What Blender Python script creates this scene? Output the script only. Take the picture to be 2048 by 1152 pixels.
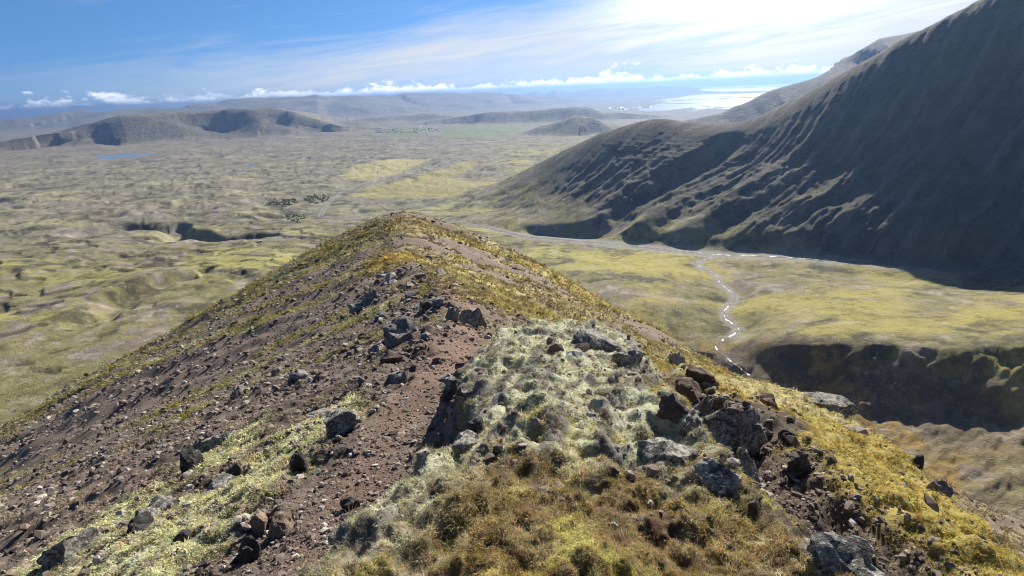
import bpy, math, random
import numpy as np
from mathutils import Matrix, Vector
for o in list(bpy.data.objects): bpy.data.objects.remove(o)
scene = bpy.context.scene; col = scene.collection
# ------------------------------------------------------------------ camera
PITCH, ROLL = math.radians(21.0), math.radians(2.5)
cam_data = bpy.data.cameras.new('camera'); cam = bpy.data.objects.new('camera', cam_data); col.objects.link(cam)
cam_data.sensor_width = 36; cam_data.lens = 18.0; cam_data.clip_start = .1; cam_data.clip_end = 300000
_F = Vector((0, math.cos(PITCH), -math.sin(PITCH))); _U0 = Vector((0, math.sin(PITCH), math.cos(PITCH))); _R0 = Vector((1, 0, 0))
_R = math.cos(ROLL) * _R0 - math.sin(ROLL) * _U0; _U = math.sin(ROLL) * _R0 + math.cos(ROLL) * _U0
cam.matrix_world = Matrix(((_R.x, _U.x, -_F.x, 0), (_R.y, _U.y, -_F.y, 0), (_R.z, _U.z, -_F.z, 650), (0, 0, 0, 1)))
scene.camera = cam
scene.render.resolution_x = 1024; scene.render.resolution_y = 576
scene.view_settings.view_transform = 'Standard'; scene.view_settings.look = 'None'
scene.view_settings.exposure = 1.1; scene.view_settings.gamma = 1.0; scene.view_settings.use_curve_mapping = False
# ------------------------------------------------------------------ sky and sun
SUN_AZ, SUN_EL = math.radians(24), math.radians(30)
SUN = Vector((math.sin(SUN_AZ) * math.cos(SUN_EL), math.cos(SUN_AZ) * math.cos(SUN_EL), math.sin(SUN_EL)))
world = bpy.data.worlds.new('World'); scene.world = world; world.use_nodes = True
nt = world.node_tree; nt.nodes.clear()
class G:
    """small helper for node graphs"""
    def __init__(s, tree): s.t = tree
    def n(s, kind, ins=None, **props):
        nd = s.t.nodes.new(kind)
        for k, v in props.items(): setattr(nd, k, v)
        for k, v in (ins or {}).items(): s.put(nd.inputs[k], v)
        return nd
    def put(s, sock, v):
        if hasattr(v, 'is_output') or isinstance(v, bpy.types.NodeSocket): s.t.links.new(v, sock)
        else: sock.default_value = v
    def m(s, op, a, b=0., c=0., clamp=False):
        nd = s.n('ShaderNodeMath', operation=op, use_clamp=clamp)
        for i, v in enumerate((a, b, c)): s.put(nd.inputs[i], v)
        return nd.outputs[0]
    def v(s, op, a, b=(0, 0, 0)):
        nd = s.n('ShaderNodeVectorMath', operation=op)
        s.put(nd.inputs[0], a); s.put(nd.inputs[1], b)
        return nd.outputs['Value'] if op in ('DOT_PRODUCT', 'LENGTH') else nd.outputs[0]
    def noise(s, vec, scale, detail=4, rough=.55, dist=0.):
        return s.n('ShaderNodeTexNoise', {'Vector': vec, 'Scale': scale, 'Detail': detail, 'Roughness': rough, 'Distortion': dist}).outputs['Fac']
    def ss(s, a, b, x):
        nd = s.n('ShaderNodeMapRange', {'Value': x, 'From Min': a, 'From Max': b}, interpolation_type='SMOOTHSTEP')
        return nd.outputs[0]
    def mix(s, f, a, b, mode='MIX'):
        nd = s.n('ShaderNodeMix', data_type='RGBA', blend_type=mode)
        s.put(nd.inputs[0], f); s.put(nd.inputs[6], a); s.put(nd.inputs[7], b)
        return nd.outputs[2]
    def comb(s, x, y, z):
        nd = s.n('ShaderNodeCombineXYZ')
        for i, q in enumerate((x, y, z)): s.put(nd.inputs[i], q)
        return nd.outputs[0]
w = G(nt)
gen = w.n('ShaderNodeTexCoord').outputs['Generated']
sx = w.n('ShaderNodeSeparateXYZ', {0: gen}); dx, dy, dz = sx.outputs
dzc = w.m('ADD', w.m('MULTIPLY', w.m('MAXIMUM', dz, 0.), .9), .10)
sky = w.n('ShaderNodeTexSky', sky_type='NISHITA')
if len(sky.inputs): nt.links.new(w.comb(dx, dy, dzc), sky.inputs[0])
sky.sun_disc = False; sky.sun_elevation = SUN_EL; sky.sun_rotation = SUN_AZ
sky.altitude = 650; sky.air_density = 1.0; sky.dust_density = 0.25; sky.ozone_density = 4.0
# thin high cloud, streaked, brightest round the sun; a row of small cumulus low on the horizon
cosun = w.v('DOT_PRODUCT', gen, tuple(SUN))
hyp = w.m('SQRT', w.m('ADD', w.m('MULTIPLY', dx, dx), w.m('MULTIPLY', dy, dy)))
el = w.m('ARCTAN2', dz, hyp); az = w.m('ARCTAN2', dx, dy); saz = w.m('DIVIDE', dx, hyp)
q = w.m('SUBTRACT', w.m('SUBTRACT', el, w.m('MULTIPLY', saz, .115)), .112)          # height above the edge of the veil of high cloud
st1 = w.noise(w.comb(w.m('MULTIPLY', az, 3.0), w.m('MULTIPLY', q, 34.), 2.), 1., 7, .62, .9)
st2 = w.noise(w.comb(w.m('MULTIPLY', az, 7.0), w.m('MULTIPLY', q, 75.), 7.), 1., 6, .6, .6)
st3 = w.noise(w.comb(w.m('MULTIPLY', az, 1.3), w.m('MULTIPLY', q, 9.), 4.), 1., 3, .5, .3)
soft = w.ss(.04, -.035, w.m('ADD', q, w.m('MULTIPLY', w.m('SUBTRACT', st1, .5), .16)))
body = w.ss(.36, .66, w.m('ADD', w.m('MULTIPLY', st1, .45), w.m('ADD', w.m('MULTIPLY', st2, .25), w.m('MULTIPLY', st3, .35))))
side = w.ss(-.85, -.15, saz)
veil = w.m('MULTIPLY', soft, w.m('MULTIPLY', w.m('ADD', .12, w.m('MULTIPLY', side, .88)), w.m('ADD', .42, w.m('MULTIPLY', body, .6))))
low = w.m('MULTIPLY', w.ss(.11, .0, el), w.m('MULTIPLY', w.ss(-.55, .35, saz), .72))
wisps = w.m('MULTIPLY', w.ss(.56, .74, st2), w.m('MULTIPLY', w.ss(.48, .62, st3), .30))
glow = w.ss(.86, .995, w.m('ADD', cosun, w.m('MULTIPLY', w.m('SUBTRACT', st1, .5), .05)))
cirrus = w.m('MINIMUM', w.m('ADD', w.m('MAXIMUM', w.m('MAXIMUM', veil, low), wisps), w.m('MULTIPLY', glow, .8)), .97)
cb = w.m('ADD', 8.0, w.m('MULTIPLY', glow, 13.))
blue = w.v('MULTIPLY', sky.outputs[0], (.58, .85, 1.10))
skyc = w.mix(cirrus, blue, w.n('ShaderNodeCombineColor', {0: cb, 1: w.m('MULTIPLY', cb, 1.0), 2: w.m('MULTIPLY', cb, .97)}).outputs[0])
cw = w.comb(w.m('MULTIPLY', az, 30.), w.m('MULTIPLY', el, 62.), 0.)
c1 = w.noise(cw, 1.0, 9, .66, .3); c2 = w.noise(w.comb(w.m('MULTIPLY', az, 7.), 3., 0.), 1., 2, .5)
top = w.m('ADD', .005, w.m('MULTIPLY', w.ss(.35, .68, c2), .022))
lim = w.m('ADD', .295, w.m('MULTIPLY', w.m('DIVIDE', el, top), .20))
cum = w.m('MULTIPLY', w.ss(0., .16, w.m('SUBTRACT', c1, lim)), w.ss(-.02, .0, el))
shade = w.ss(-.002, .014, w.m('ADD', el, w.m('MULTIPLY', w.m('SUBTRACT', c1, .5), .03)))
bn = w.noise(w.comb(w.m('MULTIPLY', az, 26.), w.m('MULTIPLY', el, 30.), 5.), 1., 8, .68, .2)
bt = w.m('MULTIPLY', w.m('SUBTRACT', bn, .14), .040)
band = w.m('MULTIPLY', w.ss(.002, -.0035, w.m('SUBTRACT', el, bt)), w.m('MULTIPLY', w.ss(-.60, -.25, saz), w.ss(.75, .45, saz)))
cum = w.m('MAXIMUM', cum, band)
cg = w.m('ADD', w.m('ADD', 8., w.m('MULTIPLY', shade, 14.)), w.m('MULTIPLY', glow, 12.))
skyc = w.mix(w.m('MULTIPLY', cum, w.m('ADD', .45, w.m('MULTIPLY', side, .4))), skyc, w.n('ShaderNodeCombineColor', {0: cg, 1: cg, 2: w.m('MULTIPLY', cg, 1.02)}).outputs[0])
bg = w.n('ShaderNodeBackground', {'Color': skyc, 'Strength': .05})
nt.links.new(bg.outputs[0], w.n('ShaderNodeOutputWorld').inputs[0])
sun_data = bpy.data.lights.new('sun', 'SUN'); sun = bpy.data.objects.new('sun', sun_data); col.objects.link(sun)
sun_data.energy = 5.0; sun_data.angle = math.radians(.53); sun_data.color = (1.0, .93, .82)
sun.rotation_euler = SUN.to_track_quat('Z', 'Y').to_euler(); sun.location = (0, 0, 700)
scene.cycles.filter_width = 1.1; scene.cycles.volume_bounces = 0; scene.cycles.max_bounces = 4; scene.cycles.diffuse_bounces = 2
CTRL = [(-748, 632, 230), (-975, 879, 232), (-799, 780, 228), (-914, 1047, 215), (-1008, 1357, 200), (-1466, 1402, 205), (-1655, 1795, 185), (-1583, 2232, 165), (-2010, 1985, 185), (-2962, 3019, 180), (-1683, 2812, 165), (-975, 2360, 130), (-992, 3245, 112), (-829, 4498, 95), (-328, 5600, 85), (-1674, 4242, 125), (-3283, 4238, 155), (-5849, 6148, 150), (-4397, 6134, 135), (-4632, 8115, 118), (-8807, 9363, 140), (-1996, 6819, 92), (-917, 8913, 75), (-41, 2410, 125), (-316, 2777, 112), (58, 1901, 125), (-135, 1933, 135), (-694, 2193, 135), (-701, 1734, 160), (-778, 1456, 185), (-764, 1170, 205), (-1223, 2807, 132), (-783, 566, 240), (-1495, 1230, 215), (-3458, 3078, 190), (-7081, 6497, 160), (-55, 4299, 88), (274, 5982, 75), (853, 6513, 60), (1610, 7812, 45), (406, 899, 165), (454, 1019, 162), (558, 1281, 155), (628, 1493, 148), (401, 1719, 138), (241, 1832, 130), (801, 1445, 160), (941, 1340, 172), (1067, 1236, 185), (1196, 1119, 200), (292, 1233, 185), (197, 1492, 160), (312, 1071, 195), (721, 1192, 180), (818, 989, 205), (1001, 919, 225), (767, 677, 262), (560, 755, 232), (477, 817, 212), (792, 835, 230), (655, 721, 245), (647, 966, 200), (1074, 850, 250), (794, 606, 290), (451, 1328, 165), (570, 1083, 178), (407, 809, 166), (433, 718, 170), (464, 647, 176), (496, 586, 190), (541, 526, 225), (582, 483, 262), (73, 2899, 225), (127, 2847, 260), (280, 2736, 345), (473, 2658, 438), (656, 2599, 486), (745, 2574, 499), (862, 2559, 481), (975, 2539, 466), (1134, 2472, 483), (1229, 2404, 544), (1324, 2284, 622), (1395, 2158, 698), (1444, 2053, 755), (1494, 1967, 799), (1573, 1879, 863), (1642, 1819, 921), (1771, 1693, 1036), (868, 1816, 251), (1169, 1776, 417), (1332, 1586, 502), (1276, 1303, 335), (1111, 1415, 277), (914, 1562, 220), (717, 1894, 233), (592, 1782, 189), (1376, 1381, 449), (1257, 1196, 271), (1066, 1882, 357), (1465, 1279, 456), (1310, 1881, 569), (1447, 1788, 687), (990, 2116, 350), (1028, 1505, 260), (1225, 1403, 345), (723, 1663, 187), (1369, 1140, 305), (521, 2293, 327), (703, 2324, 380), (296, 2252, 234), (101, 2355, 178), (171, 2097, 163), (369, 2041, 208), (341, 2420, 295), (929, 2278, 375), (516, 1989, 232), (1331, 2855, 330), (1490, 2581, 450), (1646, 2351, 590), (1800, 2145, 720), (2130, 1787, 780), (2338, 1350, 780), (1559, 900, 420), (1039, 600, 300), (693, 400, 300), (906, 2965, 360), (1053, 3443, 130), (590, 3348, 140), (230, 3292, 95), (1573, 3894, 120), (2753, 3932, 420), (-1299, 750, 235), (-3031, 1750, 200), (-6928, 4000, 160), (-7000, 12124, 95), (-9899, 9899, 110), (-2431, 13787, 70), (872, 9962, 30), (1871, 8803, 22), (2781, 8560, 20), (-21651, 12500, 80), (-12500, 21651, 70), (-4341, 24620, 50), (1394, 15939, 22), (2703, 12716, 12), (4104, 11276, 10), (6000, 10392, 15), (-51962, 30000, 60), (-20521, 56382, 50), (3479, 24757, 14), (7765, 28978, 8), (10392, 6000, 30), (5785, 6894, 80), (15000, 25981, 4), (10419, 59088, 6)]
GULLY = [(958, 2299, 389), (816, 2193, 331), (615, 2069, 277), (472, 1966, 215), (407, 1881, 177), (264, 1867, 143), (81, 1965, 129)]
MESA = [(-6701, 8597, 369), (-6557, 8832, 488), (-6328, 8997, 548), (-5674, 9424, 561), (-5002, 9797, 555), (-4288, 10021, 562), (-3837, 9988, 457), (-3420, 10033, 298), (-2986, 10066, 172)]
LOWHILL = [(-3964, 13427, 130), (-3014, 13672, 198), (-2026, 13853, 223), (-985, 13464, 99), (-367, 13495, 1)]
LOWHILL2 = [(-91, 11500, 270), (546, 11487, 244), (1179, 11439, 279), (1800, 11358, 276), (2026, 11320, 168)]
KNOLL = [(-81, 8000, 16), (297, 7994, 87), (589, 7878, 168), (1012, 7734, 289), (1276, 7594, 250), (1411, 7468, 144)]
LEFTHILL = [(-3891, 11352, 133), (-3435, 12019, 201), (-2816, 12179, 103)]
FAR = [(-23730, 21468, 467), (-21689, 23529, 475), (-20946, 24192, 539), (-19533, 24072, 507), (-18616, 23525, 633), (-18276, 23790, 651), (-17098, 23424, 452), (-16055, 22940, 646), (-15181, 23527, 633), (-13739, 23243, 582), (-13400, 23440, 683), (-12577, 23325, 732), (-12109, 23008, 659), (-11761, 23188, 741), (-10964, 22468, 835), (-10458, 22707, 851), (-8328, 22509, 804), (-7735, 22719, 855), (-7414, 22826, 764), (-6608, 23072, 788), (-6317, 24189, 749), (-5040, 25507, 710), (-4535, 25601, 798), (-169, 26999, 641), (319, 26998, 529)]
FAR2 = [(-994, 39988, 393), (1569, 39969, 494), (2301, 39934, 634), (3023, 39886, 469), (3749, 39824, 677), (4825, 39708, 463), (7291, 41362, 645), (8383, 41155, 564), (11634, 43470, 557), (16218, 45177, 540)]
BACK = [(4043, 4831, 1056), (3784, 4975, 1004), (3670, 4997, 999), (3465, 5142, 968), (3275, 5205, 858), (3212, 5186, 804), (3030, 5294, 676), (2677, 5426, 566), (2481, 5463, 470), (2195, 5476, 357), (1927, 5576, 315)]
STREAM = [(571.3, 494.1, 240.0), (494.4, 584.1, 190.0), (462.7, 644.1, 176.0), (431.4, 714.8, 170.0), (413.5, 783.5, 167.0), (400.3, 837.0, 166.0), (394.6, 889.4, 165.0), (408.6, 914.9, 164.5), (453.7, 945.6, 164.0), (477.4, 976.5, 163.0), (468.9, 1023.1, 162.0), (484.9, 1073.5, 161.0), (527.4, 1125.3, 160.0), (548.7, 1164.0, 159.0), (550.1, 1260.5, 156.0), (567.3, 1331.5, 154.0), (554.3, 1398.4, 151.0), (552.4, 1454.6, 149.5), (631.3, 1502.9, 148.0)]
RIVER = [(1287.5, 1033.1, 212.0), (1202.4, 1124.9, 200.0), (1140.8, 1174.5, 192.0), (1066.8, 1236.3, 185.0), (941.3, 1340.0, 172.0), (801.4, 1445.0, 160.0), (640.8, 1527.6, 148.0), (513.7, 1627.4, 142.0), (398.4, 1707.0, 138.0), (238.9, 1815.4, 131.0), (59.1, 1923.2, 125.0), (-80.9, 2092.6, 122.0), (-266.4, 2273.8, 119.0), (-584.7, 2499.5, 117.0), (-748.3, 2381.3, 122.0), (-923.3, 2479.9, 119.0), (-1009.7, 2859.7, 112.0), (-1039.7, 3192.6, 108.0), (-976.5, 3694.2, 102.0), (-670.9, 4292.8, 95.0), (-377.8, 4799.0, 90.0), (-8.6, 6055.3, 80.0)]
LAKE = [(-4790, 6181, 135), (-4805, 6336, 135), (-4638, 6483, 135), (-4278, 6397, 135), (-4017, 6191, 135), (-4058, 6056, 135), (-4190, 5914, 135), (-4321, 5825, 135), (-4545, 5904, 135)]
POND = [(-2393, 4818, 120), (-2369, 4914, 120), (-2295, 4855, 120), (-2302, 4721, 120)]
SEA_S1 = [(3627, 14980), (6636, 22358), (6526, 23849), (8558, 27581), (10172, 25563), (11348, 25034), (8520, 18750), (7060, 17688), (5081, 15175), (4320, 14504)]
SEA_S2 = [(8616, 27362), (11333, 32681), (12705, 32731), (13602, 30043), (15478, 31627), (10465, 22162), (11066, 26584), (9470, 26230)]
SEA_S3 = [(15000, 58000), (16190, 39000), (17500, 34000), (30000, 40000), (80000, 60000), (60000, 130000), (20000, 130000), (18500, 80000)]
CANYON = [(-1764, 2094), (-1745, 2243), (-1570, 2212), (-1502, 2264), (-1347, 2040), (-1275, 2075), (-1136, 2004), (-1007, 2029)]
DELL = [(-926, 1043), (-967, 1156), (-973, 1245), (-952, 1337), (-912, 1438)]
GORGE = [(388, 842), (406, 811), (453, 763), (498, 710), (556, 646), (634, 597)]
FIELDS = [([(-1174, 3760), (-1242, 4436), (-1048, 4954), (-712, 4910), (-825, 4025), (-980, 3708)], (0.37, 0.33, 0.14)), ([(-939, 3051), (-754, 3646), (-470, 4343), (-325, 4697), (-258, 4274), (-415, 3781), (-49, 3455), (-323, 2839), (-689, 2994)], (0.3, 0.27, 0.1)), ([(-1108, 9141), (-482, 10452), (199, 10442), (231, 8283), (-345, 7253), (-851, 7526)], (0.14, 0.19, 0.07)), ([(-2182, 8643), (-1974, 10109), (-1463, 10517), (-1136, 8682), (-1558, 7907)], (0.17, 0.19, 0.08))]
SPURS = [[(516, 1636), (704, 1752), (890, 1870), (1049, 1919)], [(663, 1547), (849, 1655), (991, 1660), (1100, 1670)], [(806, 1454), (948, 1512), (1059, 1512), (1141, 1494)], [(935, 1354), (1060, 1393), (1153, 1382), (1209, 1377)], [(1076, 1232), (1158, 1265), (1228, 1278), (1267, 1273)], [(374, 1758), (512, 1816), (690, 1923), (901, 2089)]]
SPITS = [[(6840, 23047), (8211, 23321), (9323, 22879), (10782, 22839)], [(5422, 20134), (6046, 19736), (6508, 19213)], [(12368, 36160), (13678, 33647), (16146, 31796)], [(25985, 65567), (26672, 61592), (27280, 58070)]]

BROW = [(400, 849, 168), (454, 815, 189), (508, 782, 214), (566, 753, 230), (625, 729, 240), (685, 704, 249), (744, 681, 259), (805, 659, 271), (866, 638, 282), (928, 622, 290), (990, 606, 297), (1052, 589, 305), (1114, 572, 314), (1176, 555, 326), (1238, 537, 340), (1300, 520, 351)]
STRIPS = [[(-3.18, 8.39), (-3.63, 8.02), (-3.92, 6.98), (-4.22, 6.26), (-4.46, 4.76), (-5.04, 4.24), (-3.06, 3.24), (-3.03, 3.84), (-2.96, 4.86), (-3.00, 5.80), (-2.75, 6.86)], [(-5.94, 9.97), (-5.76, 8.89), (-6.37, 8.76), (-5.63, 7.25), (-4.74, 6.74), (-5.00, 7.78)], [(-6.66, 6.95), (-6.50, 5.99), (-6.57, 5.15), (-5.67, 4.67), (-5.59, 5.43), (-5.77, 6.32)]]
ROCKS = [
(3.12, 6.14, 0.921, 0.921, 0.8, 'lichen', 'large upright grey boulder with a slanted flat face beside the mossy hump'),
(1.31, 2.72, 0.319, 0.168, 0.7, 'lichen', 'low grey rock wedged below the large upright boulder'),
(2.37, 4.25, 0.261, 0.444, 0.8, 'lichen', 'pale lichen-spotted rock just right of the large upright boulder'),
(3.22, 8.14, 0.729, 0.486, 0.8, 'brown', 'brown flat-topped boulder with a sunlit top on the scree right of the hump'),
(1.43, 3.89, 0.353, 0.272, 0.6, 'brown', 'dark tilted slab just below the brown flat-topped boulder'),
(3.1, 7.12, 0.499, 0.582, 0.4, 'grey', 'thin grey slab leaning on the scree above the upright boulder'),
(1.55, 3.75, 0.229, 0.176, 0.8, 'lichen', 'small rounded grey rock between the dark slab and the upright boulder'),
(3.62, 8.67, 0.608, 0.333, 0.7, 'brown', 'low reddish rock pile behind the brown flat-topped boulder'),
(1.09, 3.17, 0.458, 0.229, 0.8, 'lichen', 'broad lichen-grey outcrop bulging from the hump left of the upright boulder'),
(1.52, 1.77, 0.404, 0.19, 0.7, 'slab', 'layered grey slab outcrop at the bottom right below the yellow moss'),
(1.18, 6.68, 0.807, 0.249, 0.7, 'lichen', 'grey lichen outcrop on the far top edge of the mossy hump'),
(1.46, 5.86, 0.456, 0.234, 0.7, 'lichen', 'rough grey rock on the right shoulder of the mossy hump'),
(-1.55, 17.56, 1.51, 1.02, 0.8, 'lichen', 'large rough grey rock standing on the crest beyond the path'),
(-2.2, 16.99, 0.618, 0.836, 0.8, 'grey', 'pointed dark rock just left of the large rough rock on the crest'),
(-3.17, 13.13, 1.054, 0.826, 0.8, 'grey', 'dark grey rock with pale edges left of the path bend'),
(-12.87, 42.87, 2.347, 1.535, 0.8, 'grey', 'dark rock on the skyline of the left flank beyond the path'),
(-14.02, 42.6, 1.804, 0.992, 0.8, 'grey', 'low dark rock just below the skyline rock of the left flank'),
(-3.09, 11.3, 0.573, 0.349, 0.7, 'brown', 'dark brown rock at the left edge of the red path'),
(-2.45, 9.1, 0.552, 0.347, 0.7, 'grey', 'grey block beside the left edge of the path halfway down'),
(-2.26, 13.5, 0.438, 0.233, 0.8, 'brown', 'small brown stone lying on the red path bend'),
(-1.81, 10.54, 0.279, 0.186, 0.8, 'brown', 'small dark stone in the middle of the red path'),
(-1.44, 8.89, 0.439, 0.18, 0.7, 'lichen', 'flat pale rock at the foot of the hump beside the path'),
(-2.52, 6.22, 0.578, 0.376, 0.7, 'lichen', 'cracked grey rock left of the path with moss on its back'),
(-3.46, 7.61, 0.614, 0.228, 0.6, 'lichen', 'flat pale slab topped with moss left of the path'),
(-10.86, 17.37, 0.666, 0.509, 0.8, 'lichen', 'lone pale rock in the brown scree of the left flank'),
(-5.72, 7.32, 0.576, 0.541, 0.7, 'black', 'black rock with a white spot at the left end of the moss patch'),
(-4.31, 6.29, 0.302, 0.242, 0.8, 'black', 'small black rock on the pale moss strip'),
(-4.35, 5.94, 0.521, 0.203, 0.6, 'grey', 'flat purplish rock on the pale moss strip'),
(-6.26, 8.84, 0.687, 0.416, 0.7, 'lichen', 'pale outcrop above the moss patch on the left flank'),
(-2.52, 3.85, 0.243, 0.243, 0.9, 'tan', 'round tan stone beside the path near the bottom'),
(-2.79, 5.28, 0.355, 0.355, 0.7, 'black', 'dark jagged rock between the moss strip and the path'),
(-2.21, 3.7, 0.327, 0.224, 0.7, 'tan', 'pale tan stone just right of the round tan stone'),
(-0.37, 3.39, 0.402, 0.137, 0.6, 'lichen', 'flat grey rock showing through the hump moss'),
(-0.37, 3.72, 0.288, 0.192, 0.6, 'black', 'black shadow stand-in rock set in the left side of the hump'),  # black mesh in place of a shadowed recess in the hump
(3.58, 5.21, 0.448, 0.448, 0.7, 'black', 'shadow-painted overhanging rock capped with moss on the right flank'),  # black colour stands for the shadow beneath the mossy overhang
(7.26, 10.17, 1.417, 0.425, 0.6, 'lichen', 'grey jagged ledge on the skyline of the right flank'),
(4.97, 8.59, 0.457, 0.278, 0.6, 'brown', 'brown rock step left of the jagged skyline ledge'),
(3.89, 6.14, 0.366, 0.263, 0.7, 'black', 'dark rock above the moss-capped overhang on the right flank'),
(6.86, 7.09, 0.313, 0.313, 0.7, 'black', 'dark rock jutting from the right edge of the yellow flank'),
(5.98, 5.69, 0.328, 0.243, 0.7, 'grey', 'grey split rock below the right edge of the yellow flank'),
(-5.84, 5.08, 0.781, 0.365, 0.6, 'lichen', 'pale grey outcrop at the bottom left corner of the scree'),
(-4.77, 5.3, 0.554, 0.29, 0.7, 'lichen', 'broken pale rock beside the upper end of the long moss strip'),
(-4.58, 4.79, 0.422, 0.277, 0.7, 'black', 'dark broken rock left of the long moss strip'),
(-3.33, 3.84, 0.294, 0.215, 0.7, 'black', 'dark rock in the hollow under the long moss strip'),
(-1.63, 3.87, 0.289, 0.193, 0.6, 'black', 'dark rock under the left edge of the hump'),
(-2.38, 3.28, 0.384, 0.256, 0.5, 'black', 'dark wedge of rock at the bottom beside the path'),
(-7.73, 16.1, 0.717, 0.43, 0.8, 'grey', 'grey rock in the scree between the skyline rock and the path'),
(-10.97, 20.82, 0.785, 0.462, 0.8, 'grey', 'small grey rock left of the path midway up the scree'),
(31.26, 89.18, 4.977, 3.982, 0.7, 'lichen', 'rough rock on the edge right of the hump above the brown boulder')]
HOUSES = [('mountain_hut', -944.7, 1885.3, 14, 9, 4, 0.5, 'small dark hut alone on the heath left of the ridge', 'd', 'p'), ('farmhouse', -1420.2, 4904.0, 40, 16, 7, 0.3, 'long white farm building at the edge of the yellow meadow', 'w', 'p'), ('farmhouse', -2395.9, 6203.6, 30, 14, 7, 0.8, 'lone white farmhouse on the plain left of the meadow', 'w', 'p'), ('farmhouse', -1931.1, 5193.1, 34, 12, 6, 0.1, 'low white barn on the plain just below the lone farmhouse', 'w', 'r'), ('farmhouse', -2010.7, 5095.3, 22, 12, 6, 1.2, 'small red-roofed farmhouse beside the low white barn', 'w', 'r'), ('farmhouse', -1242.4, 9647.9, 60, 22, 9, 0.2, 'white farm building among the far green fields', 'w', 'p')]
TOWN = [(3705, 16940, 500, 700, 46), (6225, 23135, 900, 1500, 24), (-1857, 9474, 500, 500, 10)]
WOODS = [([(-1297, 2773), (-1317, 2874), (-1214, 2926), (-1131, 2752), (-1156, 2674)], 220, 8, 'dark shrub wood left of the stream on the plain'), ([(-1133, 2831), (-1182, 3011), (-1089, 3105), (-1036, 2912), (-1067, 2789)], 220, 8, 'dark shrub wood beside the stream bend'), ([(-1083, 2396), (-1107, 2514), (-1013, 2525), (-963, 2325)], 120, 7, 'low green scrub below the shrub woods'), ([(-2212, 8936), (-2349, 10088), (-1999, 10223), (-1385, 9913), (-1091, 8966), (-1681, 8548)], 140, 20, 'rows of dark trees round the far farm fields')]
USE_BROW = True
# ------------------------------------------------------------------ noise
def _h(ix, iy, seed):
    h = (ix.astype(np.int64) * 374761393 + iy.astype(np.int64) * 668265263 + seed * 1274126177) & 0xffffffff
    h = ((h ^ (h >> 13)) * 1103515245) & 0xffffffff
    return (h ^ (h >> 16)) & 0xffff
GX = np.cos(np.arange(256) / 256. * 2 * np.pi); GY = np.sin(np.arange(256) / 256. * 2 * np.pi)
def gn(x, y, seed=0):
    ix = np.floor(x); iy = np.floor(y); fx = x - ix; fy = y - iy
    ux = fx * fx * fx * (fx * (fx * 6 - 15) + 10); uy = fy * fy * fy * (fy * (fy * 6 - 15) + 10)
    def g(dx, dy):
        k = _h(ix + dx, iy + dy, seed) & 255
        return GX[k] * (fx - dx) + GY[k] * (fy - dy)
    a = g(0, 0); b = g(1, 0); c = g(0, 1); d = g(1, 1)
    a = a + (b - a) * ux; c = c + (d - c) * ux
    return (a + (c - a) * uy) * 1.5
def fbm(x, y, wl, octs, seed=0, gain=.5, sp=None, ridged=False, billow=False):
    s = np.zeros_like(x); amp = 1.; tot = 0.
    for i in range(octs):
        n = gn(x / wl + 17.3 * i, y / wl - 9.1 * i, seed + i * 7)
        if ridged: n = .58 - 2 * np.abs(n)
        if billow: n = 2 * np.abs(n) - .5
        if sp is not None: n = n * np.clip(wl / (2.2 * sp) - .6, 0, 1)
        s += n * amp; tot += amp; amp *= gain; wl *= .49
    return s / tot
def sstep(a, b, x):
    t = np.clip((x - a) / (b - a), 0, 1); return t * t * (3 - 2 * t)
def smax(a, b, k):
    h = np.clip(.5 + .5 * (a - b) / k, 0, 1); return b + (a - b) * h + k * h * (1 - h)
def cells(x, y, seed=0):
    """distance to nearest and second jittered cell point, and the cell's random value"""
    ix = np.floor(x); iy = np.floor(y); d1 = np.full_like(x, 9.); d2 = np.full_like(x, 9.); v = np.zeros_like(x)
    for dx in (-1, 0, 1):
        for dy in (-1, 0, 1):
            jx = ix + dx; jy = iy + dy
            h = _h(jx, jy, seed); k = _h(jx, jy, seed + 5)
            d = np.hypot(jx + (h & 255) / 255. - x, jy + (h >> 8) / 255. - y)
            n = d < d1
            d2 = np.where(n, d1, np.minimum(d2, d)); v = np.where(n, (k & 1023) / 1023., v); d1 = np.where(n, d, d1)
    return d1, d2, v
def pdist(x, y, pts):
    """distance to a polyline, interpolated z, side (+ left of travel)"""
    best = np.full_like(x, 1e12); bz = np.zeros_like(x); sd = np.zeros_like(x); bt = np.zeros_like(x)
    for i in range(len(pts) - 1):
        a = pts[i]; b = pts[i + 1]; dx = b[0] - a[0]; dy = b[1] - a[1]; L2 = dx * dx + dy * dy
        t = np.clip(((x - a[0]) * dx + (y - a[1]) * dy) / L2, 0, 1)
        ex = x - a[0] - t * dx; ey = y - a[1] - t * dy; d = ex * ex + ey * ey
        m = d < best; best = np.where(m, d, best)
        if len(a) > 2: bz = np.where(m, a[2] + t * (b[2] - a[2]), bz)
        sd = np.where(m, dx * ey - dy * ex, sd); bt = np.where(m, i + t, bt)
    return np.sqrt(best), bz, sd, bt
def psigned(x, y, poly):
    """signed distance to a polygon, negative inside"""
    d, _, _, _ = pdist(x, y, list(poly) + [poly[0]])
    ins = np.zeros(x.shape, bool); n = len(poly)
    for i in range(n):
        x0, y0 = poly[i][:2]; x1, y1 = poly[(i + 1) % n][:2]
        if y0 == y1: continue
        c = ((y0 > y) != (y1 > y)) & (x < (x1 - x0) * (y - y0) / (y1 - y0) + x0); ins ^= c
    return np.where(ins, -d, d)
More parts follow.
